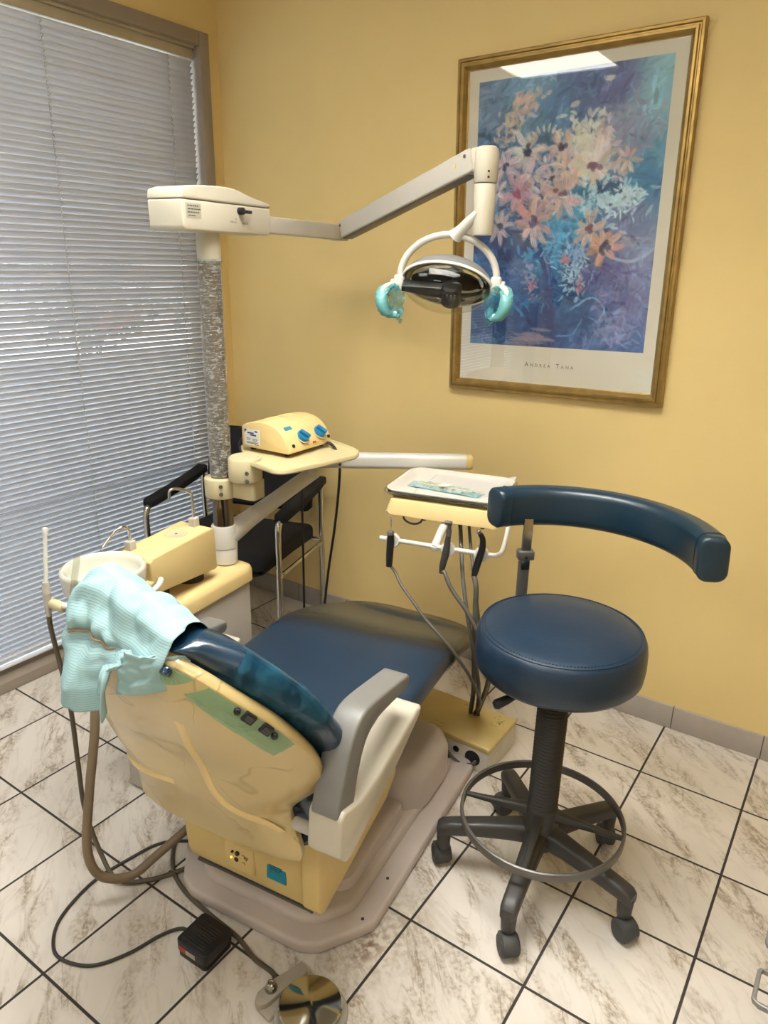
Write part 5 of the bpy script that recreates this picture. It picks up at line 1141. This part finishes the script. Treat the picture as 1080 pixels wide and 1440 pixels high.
for t_ in (A0-R(6),A1+R(6)):
    q = MB(SF); pr2 = padring(t_,1.012,.05); q.tube(pr2, .0011, 5, loop=True); link('seam', q, 'stitch', pdo)

# ------------------------------------------------------------------ foot switches and their cables
FS = frame(-.655,-.1,0)
f0 = Matrix.Translation((-.660,-1.268,0)) @ Matrix.Rotation(R(2),4,'Z')
fs = thing('foot_switch', 'small black box foot switch with red label, on the tiles before the chair base', 'foot switch', f0.copy())
b = MB(f0); b.prism(rrect(.092,.088,.010,4), pz, (.0,.020), bev=.003); b.prism(rrect(.096,.092,.011,4), pz, (.018,.048), bev=.006); fo = link('case', b, 'black', fs)
b = MB(f0)
for k in range(9): b.box((0-.004,-.032+.0072*k,.0482),(.070,.0034,.0016),bev=.0006,seg=1)
link('grip_ridges', b, 'black', fo)
b = MB(f0); b.box((-.026,-.0464,.028),(.018,.0012,.014)); link('red_label', b, 'red', fs, smooth=False)
b = MB(f0); b.box((.000,-.0464,.027),(.030,.0012,.012)); link('type_label', b, 'greylabel', fs, smooth=False)
link('cable', MB().tube([(-.706,-1.262,.010),(-.748,-1.265,.005),(-.775,-1.308,.004),(-.797,-1.383,.004),(-.838,-1.45,.004),(-.903,-1.48,.004),(-.957,-1.473,.004),(-1.015,-1.417,.004),(-1.047,-1.304,.004),(-1.036,-1.202,.004),(-1.007,-1.105,.004),(-.914,-1.032,.006),(-.84,-.98,.03)], .0042, 8, 8), 'cable', fs)
pd = thing('pedal_disc', 'round chrome pedal disc on a grey floor base, nearest the camera', 'foot pedal', frame(-.352,-1.248,0))
PD = frame(-.352,-1.248,0)
b = MB(PD); b.lathe([(0,0),(.080,0),(.082,.004),(.078,.010),(.060,.014),(0,.014)], seg=56)
b.prism([(-.125,-.030),(-.105,-.060),(-.06,-.066),(-.06,.060),(-.085,.070),(-.105,.050)], pz, (.0,.012), bev=.004); link('pedal_base', b, 'basegrey', pd)
b = MB(PD); b.lathe([(.0,.026),(.066,.026),(.069,.028),(.070,.033),(.067,.0365),(.062,.0375),(.030,.0425),(.006,.0468),(.0,.0472)], seg=72); link('chrome_disc', b, 'chrome', pd, ang=30)
b = MB(PD); b.cyl((0,0,.010),(0,0,.03),.02,seg=20); link('pedal_stem', b, 'steel', pd)
b = MB(PD); b.prism([(q.x,q.y) for q in spline([(-.118,-.040,0),(-.104,-.062,0),(-.084,-.050,0),(-.074,.0,0),(-.060,.048,0),(-.066,.068,0),(-.086,.070,0),(-.098,.040,0),(-.112,.0,0)],4)], pz, (.010,.026), bev=.005); ao = link('pedal_lever', b, 'basegrey', pd)
b = MB(PD); b.lathe([(0,.024),(.0135,.024),(.0145,.030),(.0115,.038),(.0090,.044),(.0065,.045),(.0045,.043),(0,.043)],(-.098,-.018,0),seg=28); link('lever_valve', b, 'chromedull', ao)
link('cable', MB().tube([(-.452,-1.262,.018),(-.478,-1.228,.010),(-.545,-1.222,.007),(-.618,-1.205,.007),(-.719,-1.198,.007),(-.828,-1.185,.007),(-.915,-1.150,.007),(-.985,-1.075,.007),(-.975,-1.00,.03),(-.93,-.95,.10),(-.86,-.94,.20)], .0058, 10, 8), 'hosedark', pd)

# ------------------------------------------------------------------ drawer trolley at the right edge, only its pulls reach the picture
dt = thing('drawer_cabinet', 'grey drawer cabinet at the right edge, only its metal pull handle in view', 'cabinet', frame(.70,-.86,0))
link('carcass', MB().box((.70,-.86,.335),(.44,.46,.59),bev=.006), 'unitgrey', dt)
link('plinth', MB().box((.70,-.86,.021),(.40,.42,.042),bev=.003), 'dark', dt)
for z_, hz_ in ((.145,.165),(.30,.122),(.435,.122),(.565,.122)):
    do = link('drawer_front', MB().box((.478,-.86,z_),(.012,.44,hz_),bev=.003), 'unitgrey', dt)
    if hz_ > .15: continue
    h = MB(); x0, x1 = .476, .432
    P = [(x0,-.855,z_),(x1+.010,-.855,z_),(x1+.003,-.857,z_),(x1,-.864,z_),(x1,-.926,z_),(x1+.003,-.933,z_),(x1+.010,-.936,z_),(x0,-.936,z_)]
    h.rings([[Vector(p)+ (Vector((0,dx,dz)) if i in (0,1,6,7) else Vector((dx,0,dz))) for dx,dz in rrect(.008,.012,.0025,2)] for i,p in enumerate(P)]); link('pull_handle', h, 'handlegrey', do)
